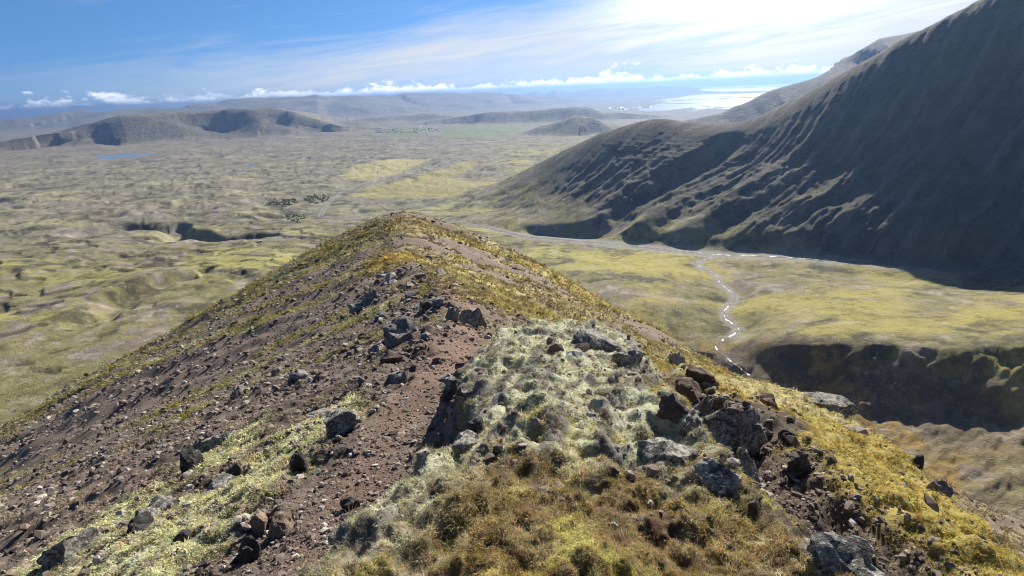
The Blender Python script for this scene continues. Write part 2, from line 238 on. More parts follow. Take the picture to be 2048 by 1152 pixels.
# ------------------------------------------------------------------ height field
_C = np.array(CTRL, float); _S = 1000.
_P = _C[:, :2] / _S; _n = len(_C)
def _phi(r2): return np.sqrt(r2 + .0012)
_A = np.zeros((_n + 3, _n + 3)); _d = _P[:, None] - _P[None]
_A[:_n, :_n] = _phi((_d ** 2).sum(-1)) - np.eye(_n) * .01
_A[:_n, _n] = 1; _A[:_n, _n + 1:] = _P; _A[_n, :_n] = 1; _A[_n + 1:, :_n] = _P.T
_W = np.linalg.solve(_A, np.r_[_C[:, 2], 0, 0, 0])
def rbf(x, y):
    o = np.zeros_like(x)
    for i in range(_n): o += _W[i] * _phi((x / _S - _P[i, 0]) ** 2 + (y / _S - _P[i, 1]) ** 2)
    return o + _W[_n] + _W[_n + 1] * x / _S + _W[_n + 2] * y / _S
CREST_Y = [-300, -60, -20, 0, 8, 20, 34.7, 55, 73, 92, 120, 147, 165, 200, 300, 500, 900, 1500]
CREST_X = [0, 0, -.5, -1.2, -1.6, -2.4, -4.5, -10, -17.9, -22, -27, -31.7, -33, -35, -38, -42, -45, -45]
CREST_Z = [720, 672, 653.5, 647.75, 645.05, 641.4, 636.9, 631.5, 627.6, 624, 620.2, 617.4, 613.5, 598, 548, 440, 270, 100]
PLAT = [(-.15, 8.3), (.9, 8.75), (2.1, 9.2), (3.4, 9.4), (4.9, 10.6), (6.6, 11.6), (7.7, 10.9), (7.4, 8.6), (6.1, 5.9), (5.0, 3.9), (4.2, 1.8), (4.0, -3), (-1.7, -3), (-1.45, 0), (-1.3, 1.2), (-1.02, 2.3), (-.72, 3.1), (-.45, 4.0), (-.42, 5.2), (-.5, 6.6)]
GULLY_R = [(2.7, 9.2), (3.0, 7.5), (3.0, 5.8), (3.0, 4.4), (3.1, 3.2), (3.4, 1.5), (3.6, -2)]
def crown_edge(y): return np.interp(y, [-2, 0, 2, 3.7, 4.7, 7, 9], [1.3, 1.35, 1.5, 1.58, 1.65, 1.95, 2.3])
def ridge_a(x, y, sp):
    """the ridge the viewer stands on; returns height, platform weight"""
    r = np.hypot(x, y)
    wob = gn(x / 60, y / 60, 3) * np.clip((r - 20) / 60, 0, 1) * 5
    xc = np.interp(y, CREST_Y, CREST_X); zc = np.interp(y, CREST_Y, CREST_Z)
    u = x - xc + wob
    w = np.interp(y, [0, 30, 80, 150], [.6, 1.2, 3, 6])
    au = np.sqrt(u * u + w * w) - w
    gl = np.interp(au, [0, 12, 60, 150], [.36, .42, .455, .475]); gl = gl + .02 * np.clip(y / 150, 0, 1)
    gr = np.interp(y, [0, 15, 40, 80, 150, 300], [.62, .60, .52, .47, .44, .44])
    z = zc - np.where(u < 0, gl * au, gr * au + .20 * (np.sqrt((au - 28) ** 2 + 100) * .5 + (au - 28) * .5 - .866))
    # knob steps and rock bands
    z = z + np.clip((r - 25) / 30, 0, 1) * (fbm(x, y, 45, 3, 11, sp=sp) * 2.2 * np.clip(r / 150, .3, 3))
    # fall-line ribs on both flanks
    fl = np.where(u < 0, y + .27 * x, y - .62 * x)
    al = np.where(u < 0, x - .27 * y, x + .62 * y)
    rib = fbm(fl, al / 9, 9, 3, 21, sp=sp, ridged=True)
    z = z + rib * np.clip((r - 12) / 25, 0, 1) * np.clip(np.abs(u) / 15, 0, 1) * np.interp(r, [0, 60, 200, 800], [.25, .6, 1.6, 5])
    # dark gully cut in the knob's right side
    d, _, _, _ = pdist(x, y, [(-22, 148), (-8, 146), (5, 140), (16, 128)])
    z = z - 3.2 * np.exp(-(d / 5.) ** 2)
    # platform: the mossy hump with the flank to its right
    near = r < 60
    pw = np.zeros_like(x)
    if near.any():
        X = x[near]; Y = y[near]; S = sp[near]
        wx = fbm(X, Y, 1.0, 4, 31, sp=S, gain=.6) * .38; wy = fbm(X, Y, 1.0, 4, 32, sp=S, gain=.6) * .38
        pd = psigned(X + wx, Y + wy, PLAT)
        top = 648.36 - .275 * np.clip(Y, -5, 99) - .24 * np.maximum(X - .4, 0) - .15 * np.maximum(X - 1.6, 0) - .10 * np.minimum(X, 0) ** 2
        ce = X - crown_edge(Y) + .6 * wx; top = top - .42 * sstep(-.05, .30, ce)
        g, _, _, _ = pdist(X, Y, GULLY_R)
        top = top - .42 * np.exp(-(g / .55) ** 2) + .16 * np.exp(-((g - 1.1) / .6) ** 2)
        top = top + fbm(X, Y, 2.2, 3, 33, sp=S) * .16
        side = np.where(X < .2, 1.25, .85)
        plat = top - side * np.maximum(pd, 0)
        z[near] = smax(z[near], plat, .12)
        pw[near] = sstep(.45, -.15, pd)
    # rougher rocky ground close by
    if near.any():
        X = x[near]; Y = y[near]; S = sp[near]; R = r[near]
        rough = fbm(X, Y, 1.6, 5, 41, sp=S, ridged=True) * .27 + fbm(X, Y, .40, 4, 45, sp=S, ridged=True) * .11
        cu = fbm(X, Y, .42, 3, 47, sp=S, billow=True) * .13 + fbm(X, Y, .09, 2, 49, sp=S, billow=True) * .022 + fbm(X, Y, 1.1, 3, 50, sp=S, ridged=True) * .10 + fbm(X * .94 - Y * .35, (X * .35 + Y * .94) / 3.5, .45, 4, 52, sp=S, ridged=True, gain=.6) * .11
        pt, _, _, _ = pdist(X, Y, PATH); path = sstep(.75, .25, pt + .25 * gn(X / .6, Y / .6, 43))
        rough = rough * (1 - .75 * path) - .10 * path
        p = pw[near]
        z[near] = z[near] + (rough * (1 - .72 * p) + cu * p) * np.clip((60 - R) / 25, 0, 1)
    mid = (r > 10) & (r < 400)
    if mid.any():
        X = x[mid]; Y = y[mid]; S = sp[mid]; R = r[mid]
        z[mid] = z[mid] + fbm(X, Y, 5, 4, 51, sp=S, gain=.62) * np.interp(R, [8, 14, 40, 150, 400], [.1, .45, .75, 1.3, .6])
    return z, pw
PATH = [(-1.2, -3), (-1.75, 1.5), (-1.75, 3.2), (-1.75, 4.6), (-1.75, 6.2), (-1.7, 8), (-1.5, 10.5), (-1.5, 14), (-1.6, 18), (-2.6, 25), (-4.5, 34), (-9, 52), (-17, 73), (-22, 92), (-31, 147)]
def hills_z(x, y, sp):
    z = np.full_like(x, -500.)
    wx = fbm(x, y, 900, 4, 61, sp=sp) * 260; 
    for nm, pts, sn, sf, wamp in (('MESA', MESA, .62, .10, .35), ('LOWHILL', LOWHILL, .3, .12, .8), ('LOWHILL2', LOWHILL2, .4, .1, .7), ('KNOLL', KNOLL, .34, .2, .5), ('LEFTHILL', LEFTHILL, .3, .1, 1.), ('FAR', FAR, .16, .12, 3.), ('FAR2', FAR2, .12, .1, 3.), ('BACK', BACK, .55, .30, .35)):
        d, cz, sd, t = pdist(x, y, pts)
        nearside = sd < 0
        dd = d + wx * wamp * np.clip(d / 300, 0, 1)
        if nm == 'MESA':   # a flat shoulder, then a cliff over an apron
            cf = sstep(2.6, 3.6, t); edge = 150 + 170 * gn(x / 600, y / 600, 71)
            cl = cz - .06 * np.minimum(dd, edge) - np.clip(dd - edge, 0, 230) * .95 - .42 * np.maximum(dd - edge - 230, 0)
            zz = cl * cf + (cz - .52 * dd) * (1 - cf)
            zz = np.where(nearside, zz, cz - .1 * dd)
        elif nm == 'BACK':
            zz = cz - np.where(nearside, .40, .25) * d
        else:
            zz = cz - np.where(nearside, sn, sf) * dd
        z = np.maximum(z, zz)
    return z
def height(x, y):
    """height of the land and the masks that name its zones"""
    r = np.hypot(x, y); sp = r * .010 + .002
    az = np.degrees(np.arctan2(x, y))
    base = rbf(x, y)
    # mountain weight: high ground on the right
    mw = sstep(-45, 25, base - 190 - .03 * (r - 1500)) * sstep(1450, 1600, r) * sstep(4400, 3600, r) * sstep(-2, 8, az)
    far = sstep(3500, 9000, r)
    # rolling hummocks on the plain
    amp = np.interp(r, [600, 1200, 2500, 6000, 12000, 40000], [7, 12, 18, 24, 30, 10])
    left = sstep(5, -15, az)
    hum = fbm(x, y * .8, 520, 5, 81, gain=.55, sp=sp)
    fine = fbm(x, y, 120, 4, 91, gain=.6, sp=sp, ridged=True)
    dr, _, _, _ = pdist(x, y, RIVER); flat = np.clip(.30 + .70 * left, 0, 1) * (.25 + .75 * sstep(40, 320, dr))
    fsp = sp * .25
    tex = fbm(x, y, 60, 4, 83, gain=.7, sp=fsp)
    ch = fbm(x + 60 * tex, y * 1.3, 330, 3, 85, gain=.55, sp=fsp, ridged=True); cut = sstep(.30, .43, ch)
    tex = tex * np.interp(r, [600, 1500, 4000, 9000], [2.2, 4.0, 7., 7.]) - cut * np.interp(r, [600, 1500, 4000], [3., 4., 5.])
    z = base + (hum * amp * flat * 1.55 + fine * np.interp(r, [600, 3000, 9000], [2.5, 5, 7]) * flat + tex * np.interp(r, [800, 2200], [.5, .9]) * np.clip(flat + .25, 0, 1)) * (1 - mw)
    # escarpment steps in the left plain
    st = fbm(x, y, 800, 3, 95, sp=sp) * 40
    q = 26.; k = st / q; s = (np.floor(k) + sstep(.40, .60, k - np.floor(k))) * q
    z = z + (s - st) * .8 * left * sstep(900, 1400, r) * sstep(9000, 5000, r)
    st = fbm(x + 40 * tex / 4, y * 1.5, 560, 4, 96, sp=fsp, gain=.5) * 40
    k = st / 11.; s = (np.floor(k) + sstep(.42, .60, k - np.floor(k))) * 11.
    z = z + (s - st) * (.25 + .55 * left) * (1 - mw) * sstep(1000, 1900, r) * sstep(7000, 4500, r) * (.2 + .8 * sstep(40, 250, dr))
    # canyon in the left plain
    d, _, _, _ = pdist(x, y, CANYON); d = d + fbm(x, y, 160, 3, 97, sp=sp) * 35
    z = z - 38 * sstep(75, 20, d) - 8 * sstep(200, 60, d)
    d, _, _, _ = pdist(x, y, DELL); d = d + fbm(x, y, 90, 3, 98, sp=sp) * 22
    z = z - 22 * sstep(60, 8, d)
    # mountain: gullies running down the fall line
    if (mw > 0).any():
        m = mw > 0; X = x[m]; Y = y[m]; S = sp[m]
        wx = gn(X / 420, Y / 420, 101) * 60; wy = gn(X / 420, Y / 420, 102) * 60
        v = -(X + wx) * .50 + (Y + wy) * .866; t = (X + wx) * .866 + (Y + wy) * .50
        gl = fbm(v, t / 6.5, 210, 4, 103, gain=.5, sp=S * .5, billow=True)
        gl2 = fbm(v, t / 9, 60, 5, 107, gain=.62, sp=S * .16, billow=True)
        bed = fbm(X, Y, 90, 6, 109, sp=S * .16, gain=.70)
        hh = base[m]
        lo = sstep(520, 260, hh)
        crest = sstep(0, 1, np.clip((2600 - r[m]) / 300, 0, 1))
        z[m] = z[m] + mw[m] * (gl * (10 + 20 * lo) + gl2 * 17 + bed * 18) * (.07 + .93 * crest)
        for sp_ in SPURS:
            d, _, _, tt = pdist(X, Y, sp_); tt = tt / (len(sp_) - 1)
            z[m] = z[m] + 30 * np.exp(-((d + fbm(X, Y, 80, 3, 115, sp=S * .4) * 22) / 52.) ** 2) * sstep(0, .25, tt) * sstep(1., .45, tt)
        # thin basalt beds
        zb = z[m] + gn(X / 300, Y / 300, 113) * 8 + .04 * X; kb = zb / 15.; st = (np.floor(kb) + sstep(.4, .75, kb - np.floor(kb))) * 15. - zb
        z[m] = z[m] + st * .5 * mw[m] * sstep(230, 400, hh) * (.1 + .9 * crest)
    d, gz, sd, t = pdist(x, y, GULLY); d = d + fbm(x, y, 90, 3, 111, sp=sp) * 18
    z = z - 34 * sstep(95, 10, d) * sstep(1600, 1800, r)
    # stream beds
    for pts, wd, dp in ((STREAM, 16, 2.5), (RIVER, 26, 3.)):
        d, wz, _, _ = pdist(x, y, pts); e = sstep(wd * 4, wd * .6, d)
        z = z + (wz - dp - z) * e * (d < wd * 4)
    # the dark side of the gorge below its brow
    d, bz, sd, t_ = pdist(x, y, BROW); d = d + fbm(x, y, 150, 5, 151, sp=sp * .4, gain=.6) * 62; bs = np.interp(t_ / (len(BROW) - 1.), [0, .12, .5, .7, 1.], [.55, .70, .66, .60, .5])
    if not USE_BROW: return z
    nearb = (sd < 0) & (r < 1500) & (az > 12)
    dd = np.clip(d, 0, 100)
    zn = np.minimum(z, bz - bs * dd + (fbm(x, y, 34, 4, 153, sp=sp * .4, gain=.65) * 7 + fbm(-x * .5 + y * .87, (x * .87 + y * .5) / 3, 40, 3, 155, sp=sp * .4, billow=True) * 9) * sstep(0, 30, dd) + .06 * np.maximum(d - 100, 0))
    z = np.where(nearb, z + (zn - z) * sstep(len(BROW) - 1.2, len(BROW) - 4., t_), z)
    # far hills and ranges
    f = r > 3800
    if f.any():
        z[f] = np.maximum(z[f], hills_z(x[f], y[f], sp[f]) + fbm(x[f], y[f], 700, 5, 121, sp=sp[f], gain=.55) * np.interp(r[f], [3800, 9000, 30000], [14, 26, 60]) )
    # the sea and its lagoons, lakes
    for P in (SEA_S1, SEA_S2, SEA_S3):
        m = r > 9000
        if m.any():
            sdist = psigned(x[m] + fbm(x[m], y[m], 1500, 4, 131) * 200, y[m] + fbm(x[m], y[m], 1500, 4, 133) * 260, P)
            z[m] = np.where(sdist < 0, np.minimum(z[m], -4.), np.where(sdist < 500, np.minimum(z[m], 2.5 + sdist * .02), z[m]))
    for P in SPITS:
        m = r > 15000
        if m.any():
            d, _, _, tt = pdist(x[m], y[m], P); wd = 420 * (r[m] / 24000.) ** 2 * (1 + 1.2 * gn(x[m] / 1800, y[m] / 1800, 135)); z[m] = np.where(d < wd, np.maximum(z[m], 4.), z[m])
    m = r > 9000
    z[m] = np.where(z[m] > -3, np.maximum(z[m], 2.), z[m])
    for P, lz in ((LAKE, 135.), (POND, 120.)):
        sdist = psigned(x, y + fbm(x, y, 200, 2, 141) * 60, P)
        lm = sdist < 400
        z = np.where(lm, lz + np.clip(sdist, -60, 400) * .02 + (z - lz) * sstep(60, 400, sdist), z)
    # the viewer's ridge
    za = np.full_like(x, -900.); pw = np.zeros_like(x)
    m = r < 1600
    if m.any():
        za[m], pw[m] = ridge_a(x[m], y[m], sp[m])
    kk = np.clip(r * .05, .5, 30)
    zz = smax(za, z, kk)
    zz = np.where(r < 300, za, zz)
    return dict(z=zz, za=za, zb=z, pw=pw, mw=mw, r=r, az=az, sp=sp, cut=cut)
# ------------------------------------------------------------------ what grows or lies where (albedo)
def _mix(a, b, t): return a + (np.asarray(b) - a) * t[:, None]
def colour(x, y, h):
    r, az, sp, z, za, zb, pw, mw = (h[k] for k in ('r', 'az', 'sp', 'z', 'za', 'zb', 'pw', 'mw'))
    N = x.size
    isr = za > zb
    c = np.zeros((N, 3)); path = np.zeros(N)
    # ---------- valley and plain
    v = ~isr
    if v.any():
        X = x[v]; Y = y[v]; R = r[v]; S = sp[v]; A = az[v]; Z = z[v]
        S = S * .25; n1 = fbm(X * .7, Y * 1.25, 420, 5, 201, gain=.62, sp=S); n2 = fbm(X, Y, 170, 6, 211, gain=.68, sp=S); n3 = fbm(X, Y, 60, 5, 221, gain=.75, sp=S)
        n4 = fbm(X + 300 * n2, Y, 260, 4, 231, gain=.6, sp=S, ridged=True)
        k = np.zeros((X.size, 3)) + (.20, .185, .075)
        k = _mix(k, (.205, .17, .135), sstep(-.02, .18, n2 + .5 * n3))
        k = _mix(k, (.31, .29, .08), sstep(.05, .28, n1 + .4 * n3))
        k = _mix(k, (.38, .345, .26), sstep(.12, .36, n3 + .35 * n2) * .65)
        k = _mix(k, (.07, .06, .04), sstep(.08, .28, -n2 - .4 * n3) * .8)
        k = _mix(k, (.06, .05, .035), h['cut'][v] * .8)
        lft = sstep(4, -8, A) * sstep(1700, 3000, R); k = k + (k.mean(1, keepdims=True) * np.array([1.06, .99, .90]) - k) * (lft * .5)[:, None]
        rt = sstep(6, 16, A) * sstep(1700, 1500, R)
        k = _mix(k, (.37, .32, .085), rt * sstep(-.16, .14, n1 + .5 * n2) * .8)
        k = _mix(k, (.17, .135, .105), rt * sstep(.1, .3, n4 - .35) * .7)
        fa = sstep(3500, 9000, R)
        k = _mix(k, (.17, .15, .12), fa * .55)
        # meadows by the river
        for P, cc in FIELDS:
            sd = psigned(X + n2 * 120, Y + n1 * 200, P); k = _mix(k, cc, sstep(60, -40, sd) * (.85 + .3 * n3).clip(0, 1))
        # grey gravel along the streams
        for pts, wd in ((STREAM, 11), (RIVER, 34)):
            d, _, _, tt = pdist(X, Y, pts); wd = wd * (np.interp(tt, [9, 11.5], [1., .3]) if pts is RIVER else 1.); k = _mix(k, (.29, .27, .25), sstep(wd * 1.6, wd * .7, d + n3 * wd) * .85)
        # mountain
        M = mw[v]
        mk = np.zeros_like(k) + (.115, .11, .065)
        mk = _mix(mk, (.15, .145, .125), sstep(-.05, .2, n3 + .5 * n2)); mk = _mix(mk, (.17, .15, .07), sstep(.05, .3, n1 + .3 * n3) * .6)
        mk = _mix(mk, (.075, .068, .06), sstep(.1, .35, -n3 - .3 * n2) * .7)
        vs = -X * .5 + Y * .866; ts = X * .866 + Y * .5; ms = fbm(vs + 30 * n2, ts / 7, 30, 5, 241, gain=.7, sp=S)
        mk = _mix(mk, (.27, .245, .175), sstep(.03, .25, ms) * .8); mk = _mix(mk, (.05, .046, .04), sstep(.05, .3, -ms) * .75)
        k = k + (mk - k) * M[:, None]
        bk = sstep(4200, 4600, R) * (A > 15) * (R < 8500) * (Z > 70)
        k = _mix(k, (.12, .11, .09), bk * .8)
        # shade of the gorge side painted into its colour, with brown and ochre patches
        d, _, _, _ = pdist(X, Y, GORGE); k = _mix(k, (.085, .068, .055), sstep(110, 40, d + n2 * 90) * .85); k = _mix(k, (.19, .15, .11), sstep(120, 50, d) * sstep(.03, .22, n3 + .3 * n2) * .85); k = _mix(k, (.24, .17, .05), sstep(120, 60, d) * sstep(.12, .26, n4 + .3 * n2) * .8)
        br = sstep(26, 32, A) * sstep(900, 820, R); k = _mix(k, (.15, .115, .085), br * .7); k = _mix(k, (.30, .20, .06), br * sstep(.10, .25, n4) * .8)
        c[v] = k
    # ---------- the ridge
    if isr.any():
        X = x[isr]; Y = y[isr]; R = r[isr]; S = sp[isr]; pz = pw[isr]
        u = X - np.interp(Y, CREST_Y, CREST_X)
        lf = sstep(3, -3, u / (1 + Y.clip(0, 200) * .03))
        fl = np.where(u < 0, Y + .27 * X, Y - .62 * X); al = np.where(u < 0, X - .27 * Y, X + .62 * Y)
        st = fbm(fl, al / 10, np.float64(5.), 5, 301, gain=.66, sp=S * .6)
        st2 = fbm(fl, al / 7, 28., 4, 311, gain=.6, sp=S)
        f1 = fbm(X, Y, 1.1, 5, 321, gain=.7, sp=S); f2 = fbm(X, Y, .16, 3, 331, gain=.7, sp=S); m1 = fbm(X, Y, 14, 4, 341, gain=.6, sp=S)
        k = np.zeros((X.size, 3)) + (.145, .113, .092)
        k = _mix(k, (.215, .17, .14), sstep(.0, .35, f1 + f2)); k = _mix(k, (.06, .045, .038), sstep(.0, .35, -f1 - f2) * .8)
        # moss streaks of the left flank
        far = np.clip(R / 120, 0, 1)
        g = sstep(-.03, .15, st * .9 + st2 * .7 - .04 + .16 * sstep(90, 300, R)) * lf
        mc = np.zeros_like(k) + (.26, .235, .09); mc = _mix(mc, (.36, .34, .20), sstep(0, .3, f1 + m1))
        k = k + (mc - k) * (g * .85)[:, None]
        # gold grass of the right flank
        g = sstep(-.22, .12, st * .7 + st2 * .7 + m1 * .4) * (1 - lf) * sstep(10, 30, R)
        gc = np.zeros_like(k) + (.335, .275, .085); gc = _mix(gc, (.38, .34, .17), sstep(0, .3, m1)); gc = _mix(gc, (.22, .15, .06), sstep(.05, .3, -st))
        k = k + (gc - k) * (g * .9)[:, None]
        br = sstep(.55, .75, X / R) * sstep(120, 260, R); k = _mix(k, (.17, .13, .10), br * (.75 - .4 * sstep(0, .3, m1)))
        # orange patch on the crest, darker band along the gully in the knob's right
        d = np.hypot((X + 18.5) / 5, (Y - 76) / 7); k = _mix(k, (.36, .26, .075), sstep(1.1, .6, d + f1 * .5 + m1) * .85)
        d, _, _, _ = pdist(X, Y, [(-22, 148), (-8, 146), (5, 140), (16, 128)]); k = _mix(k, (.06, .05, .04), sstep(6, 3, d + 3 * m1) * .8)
        # pale moss strip and patches close by on the left
        for P in STRIPS:
            sd = psigned(X + f1 * .5, Y + f1 * .5, P); t = sstep(.5, .0, sd) * sstep(-.35, .1, f2 + f1 + .25)
            sc = np.zeros_like(k) + (.40, .39, .22); sc = _mix(sc, (.50, .50, .40), sstep(0, .3, f2)); k = k + (sc - k) * t[:, None]
        # trodden path
        d, _, _, _ = pdist(X, Y, PATH); pm = sstep(1.0, .40, (d + .9 * f1 + .25 * m1) / np.interp(Y, [0, 3, 6.5, 8.5, 13, 16, 30], [.4, .45, .45, .95, 1.0, .55, .6])) * (1 - pz) * sstep(70, 30, R)
        pc = np.zeros_like(k) + (.21, .135, .10); pc = _mix(pc, (.15, .10, .078), sstep(-.05, .25, -f1)); k = k + (pc - k) * (pm * .8)[:, None]
        path[isr] = sstep(.62, .5, d) * (R < 36) * (pz < .3)
        # the hump: pale fringe moss above, gold and brown turf at the bottom, yellow moss down the right
        hc = np.zeros_like(k) + (.54, .54, .38)
        hc = _mix(hc, (.40, .37, .17), sstep(.05, .3, f1)); hc = _mix(hc, (.22, .21, .13), sstep(.12, .34, -f1 - f2 * .6) * .7)
        turf = sstep(3.6, 2.6, Y + f1 * 2.2 + m1) * sstep(-1.2, -.5, X - .1 * Y + f1)
        tc = np.zeros_like(k) + (.26, .19, .085); tc = _mix(tc, (.40, .35, .12), sstep(.05, .3, f1 + f2 * .5)); tc = _mix(tc, (.13, .075, .045), sstep(.05, .3, -f1 + f2 * .5))
        hc = hc + (tc - hc) * turf[:, None]
        gd, _, _, _ = pdist(X, Y, GULLY_R)
        rs = sstep(-.15, .2, X - crown_edge(Y) + f1 * .6)
        ye = np.zeros_like(k) + (.33, .31, .095); ye = _mix(ye, (.36, .27, .09), sstep(0, .2, m1 + f1 * .5))
        sb = fbm(Y - .62 * X, (X + .62 * Y) / 5, 1.3, 4, 351, gain=.6, sp=S)
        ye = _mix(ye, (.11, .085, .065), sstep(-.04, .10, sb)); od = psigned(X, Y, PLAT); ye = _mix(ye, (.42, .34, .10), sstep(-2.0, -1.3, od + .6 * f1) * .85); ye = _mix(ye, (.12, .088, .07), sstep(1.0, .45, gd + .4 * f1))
        pale = sstep(8.2, 9.6, Y + f1) ; ye = _mix(ye, (.42, .38, .22), pale * .7)
        hc = hc + (ye - hc) * rs[:, None]
        rk = fbm(X * .94 - Y * .35, (X * .35 + Y * .94) / 3.5, .45, 4, 52, sp=S, ridged=True, gain=.6); hc = _mix(hc, (.19, .175, .17), sstep(.05, .24, rk + .5 * f1) * (1 - turf) * (1 - rs) * .85)
        hc = hc * (1 + .5 * f2[:, None])
        k = k + (hc - k) * sstep(.25, .75, pz)[:, None]
        c[isr] = k
    h['pathw'] = path
    return np.clip(c, .012, .7)
# ------------------------------------------------------------------ land sheet
rows = [np.geomspace(a, b, n, endpoint=False) for a, b, n in ((.5, 1, 14), (1, 40, 380), (40, 160, 130), (160, 700, 110), (700, 1550, 110), (1550, 2700, 135), (2700, 3500, 30), (3500, 30000, 150), (30000, 90000, 24))]
RR = np.r_[np.concatenate(rows), 90000.]
AZ = np.radians(np.r_[np.linspace(-62, 62, 1000), np.linspace(62, 298, 50)[1:-1]])
NR, NA = len(RR), len(AZ)
gx = (RR[:, None] * np.sin(AZ)[None]).ravel(); gy = (RR[:, None] * np.cos(AZ)[None]).ravel()
H = {}
CH = 120000
for i in range(0, gx.size, CH):
    h = height(gx[i:i + CH], gy[i:i + CH])
    h['col'] = colour(gx[i:i + CH], gy[i:i + CH], h)
    for k, v in h.items(): H.setdefault(k, []).append(v)
H = {k: np.concatenate(v) for k, v in H.items()}
gz = H['z']
zone = np.full(gx.size, 1)                                    # 1 valley
zone[(H['mw'] > .5)] = 2                                       # mountain
zone[H['r'] > 3800] = 3                                        # plain beyond
zone[(H['r'] > 4300) & (H['az'] > 18) & (gz > 75) & (H['r'] < 8500)] = 4   # mountain behind
zone[(H['r'] > 8600) & (H['r'] < 11500) & (H['az'] < -15) & (gz > 175)] = 5   # mesa
zone[(H['r'] > 17000) & (gz > 95)] = 6                          # far range
zone[(H['za'] > H['zb'])] = 0                                  # ridge
zone[H['pathw'] > .5] = 7
P = np.stack([gx, gy, gz], 1).astype(np.float32)
ii, jj = np.meshgrid(np.arange(NR - 1), np.arange(NA), indexing='ij')
a = (ii * NA + jj).ravel(); b = (ii * NA + (jj + 1) % NA).ravel()
Q = np.stack([a, b, b + NA, a + NA], 1)
fz = zone[Q[:, 0]]
def sheet(name, verts, quads, colr, mat, parent=None):
    u, inv = np.unique(quads, return_inverse=True); q = inv.reshape(quads.shape)
    me = bpy.data.meshes.new(name); me.vertices.add(len(u)); me.vertices.foreach_set('co', verts[u].ravel())
    nq = len(q); k = quads.shape[1]
    me.loops.add(nq * k); me.loops.foreach_set('vertex_index', q.ravel().astype(np.int32))
    me.polygons.add(nq); me.polygons.foreach_set('loop_start', (np.arange(nq) * k).astype(np.int32))
    me.polygons.foreach_set('use_smooth', np.ones(nq, bool))
    if colr is not None:
        at_ = me.attributes.new('col', 'FLOAT_COLOR', 'POINT')
        at_.data.foreach_set('color', np.c_[colr[u], np.ones(len(u))].astype(np.float32).ravel())
    me.update(calc_edges=True); me.validate()
    o = bpy.data.objects.new(name, me); col.objects.link(o); me.materials.append(mat); o.parent = parent
    return o
def land_mat(name, scales, bump, pale, dark, amt=.6, rough=.95):
    """albedo from the vegetation map, broken up by finer patches of pale lichen heath and dark soil"""
    m = bpy.data.materials.new(name); m.use_nodes = True; t = m.node_tree; t.nodes.clear(); g = G(t)
    pos = g.n('ShaderNodeNewGeometry').outputs['Position']
    c = g.n('ShaderNodeAttribute', attribute_name='col').outputs['Color']
    f = None
    for s_, wgt in scales:
        k = g.m('MULTIPLY', g.m('SUBTRACT', g.noise(pos, s_, 6, .72), .5), wgt)
        f = k if f is None else g.m('ADD', f, k)
    c = g.mix(g.m('MULTIPLY', g.ss(.01, .11, f), amt), c, pale); c = g.mix(g.m('MULTIPLY', g.ss(-.01, -.11, f), amt), c, dark)
    bp = g.n('ShaderNodeBump', {'Height': f, 'Strength': 1.0, 'Distance': bump})
    p = g.n('ShaderNodeBsdfPrincipled', {'Base Color': c, 'Roughness': rough, 'Normal': bp.outputs[0], 'Specular IOR Level': .12})
    t.links.new(p.outputs[0], g.n('ShaderNodeOutputMaterial').inputs[0])
    return m
M_ridge = land_mat('ridge_soil', ((9., .5), (40., .5)), .10, (.30, .26, .20, 1), (.05, .038, .03, 1), .45)
M_valley = land_mat('valley_heath', ((.022, .45), (.09, .45), (.35, .4)), 9., (.34, .31, .22, 1), (.06, .055, .03, 1), .55)
M_mount = land_mat('mountain_slope', ((.02, .4), (.07, .5), (.28, .4)), 22., (.21, .20, .15, 1), (.045, .044, .034, 1), .75)
M_far = land_mat('far_heath', ((.006, .5), (.025, .5)), 30., (.30, .27, .22, 1), (.06, .055, .04, 1), .5)
ZN = {0: ('ridge', M_ridge), 1: ('valley_floor', M_valley), 2: ('mountain', M_mount), 3: ('plain', M_far), 4: ('distant_mountain', M_far), 5: ('mesa_hill', M_far), 6: ('far_hills', M_far), 7: ('footpath', M_ridge)}
for k, (nm, mt) in ZN.items():
    m = fz == k
    if m.any():
        o = sheet(nm, P, Q[m], H['col'], mt); o['kind'] = 'structure'
# ------------------------------------------------------------------ water
def water_mat(name, rough, colr, bump=.02, scale=.5):
    m = bpy.data.materials.new(name); m.use_nodes = True; t = m.node_tree; g = G(t); p = t.nodes['Principled BSDF']
    pos = g.n('ShaderNodeNewGeometry').outputs['Position']
    n = g.noise(pos, scale, 3, .5)
    bp = g.n('ShaderNodeBump', {'Height': n, 'Strength': .6, 'Distance': bump})
    p.inputs['Base Color'].default_value = (*colr, 1); p.inputs['Roughness'].default_value = rough
    p.inputs['IOR'].default_value = 1.33; t.links.new(bp.outputs[0], p.inputs['Normal'])
    return m
M_sea = water_mat('sea_water', .18, (.02, .05, .07), .3, .02)
M_lake = water_mat('lake_water', .25, (.16, .22, .29), .0, .3)
def flat(name, pts, z, mat):
    me = bpy.data.meshes.new(name); me.from_pydata([(p[0], p[1], z) for p in pts], [], [tuple(range(len(pts)))])
    o = bpy.data.objects.new(name, me); col.objects.link(o); me.materials.append(mat); o['kind'] = 'structure'; return o
flat('sea', [(-2000, 11000), (60000, 11000), (75000, 60000), (60000, 86000), (-2000, 86000)], 0., M_sea)
_lc = np.mean(np.array(LAKE)[:, :2], 0); flat('lake', [tuple(_lc + (np.array(p[:2]) - _lc) * 1.12) for p in LAKE], 134.8, M_lake)
_lc = np.mean(np.array(POND)[:, :2], 0); flat('pond', [tuple(_lc + (np.array(p[:2]) - _lc) * 1.15) for p in POND], 119.8, M_lake)
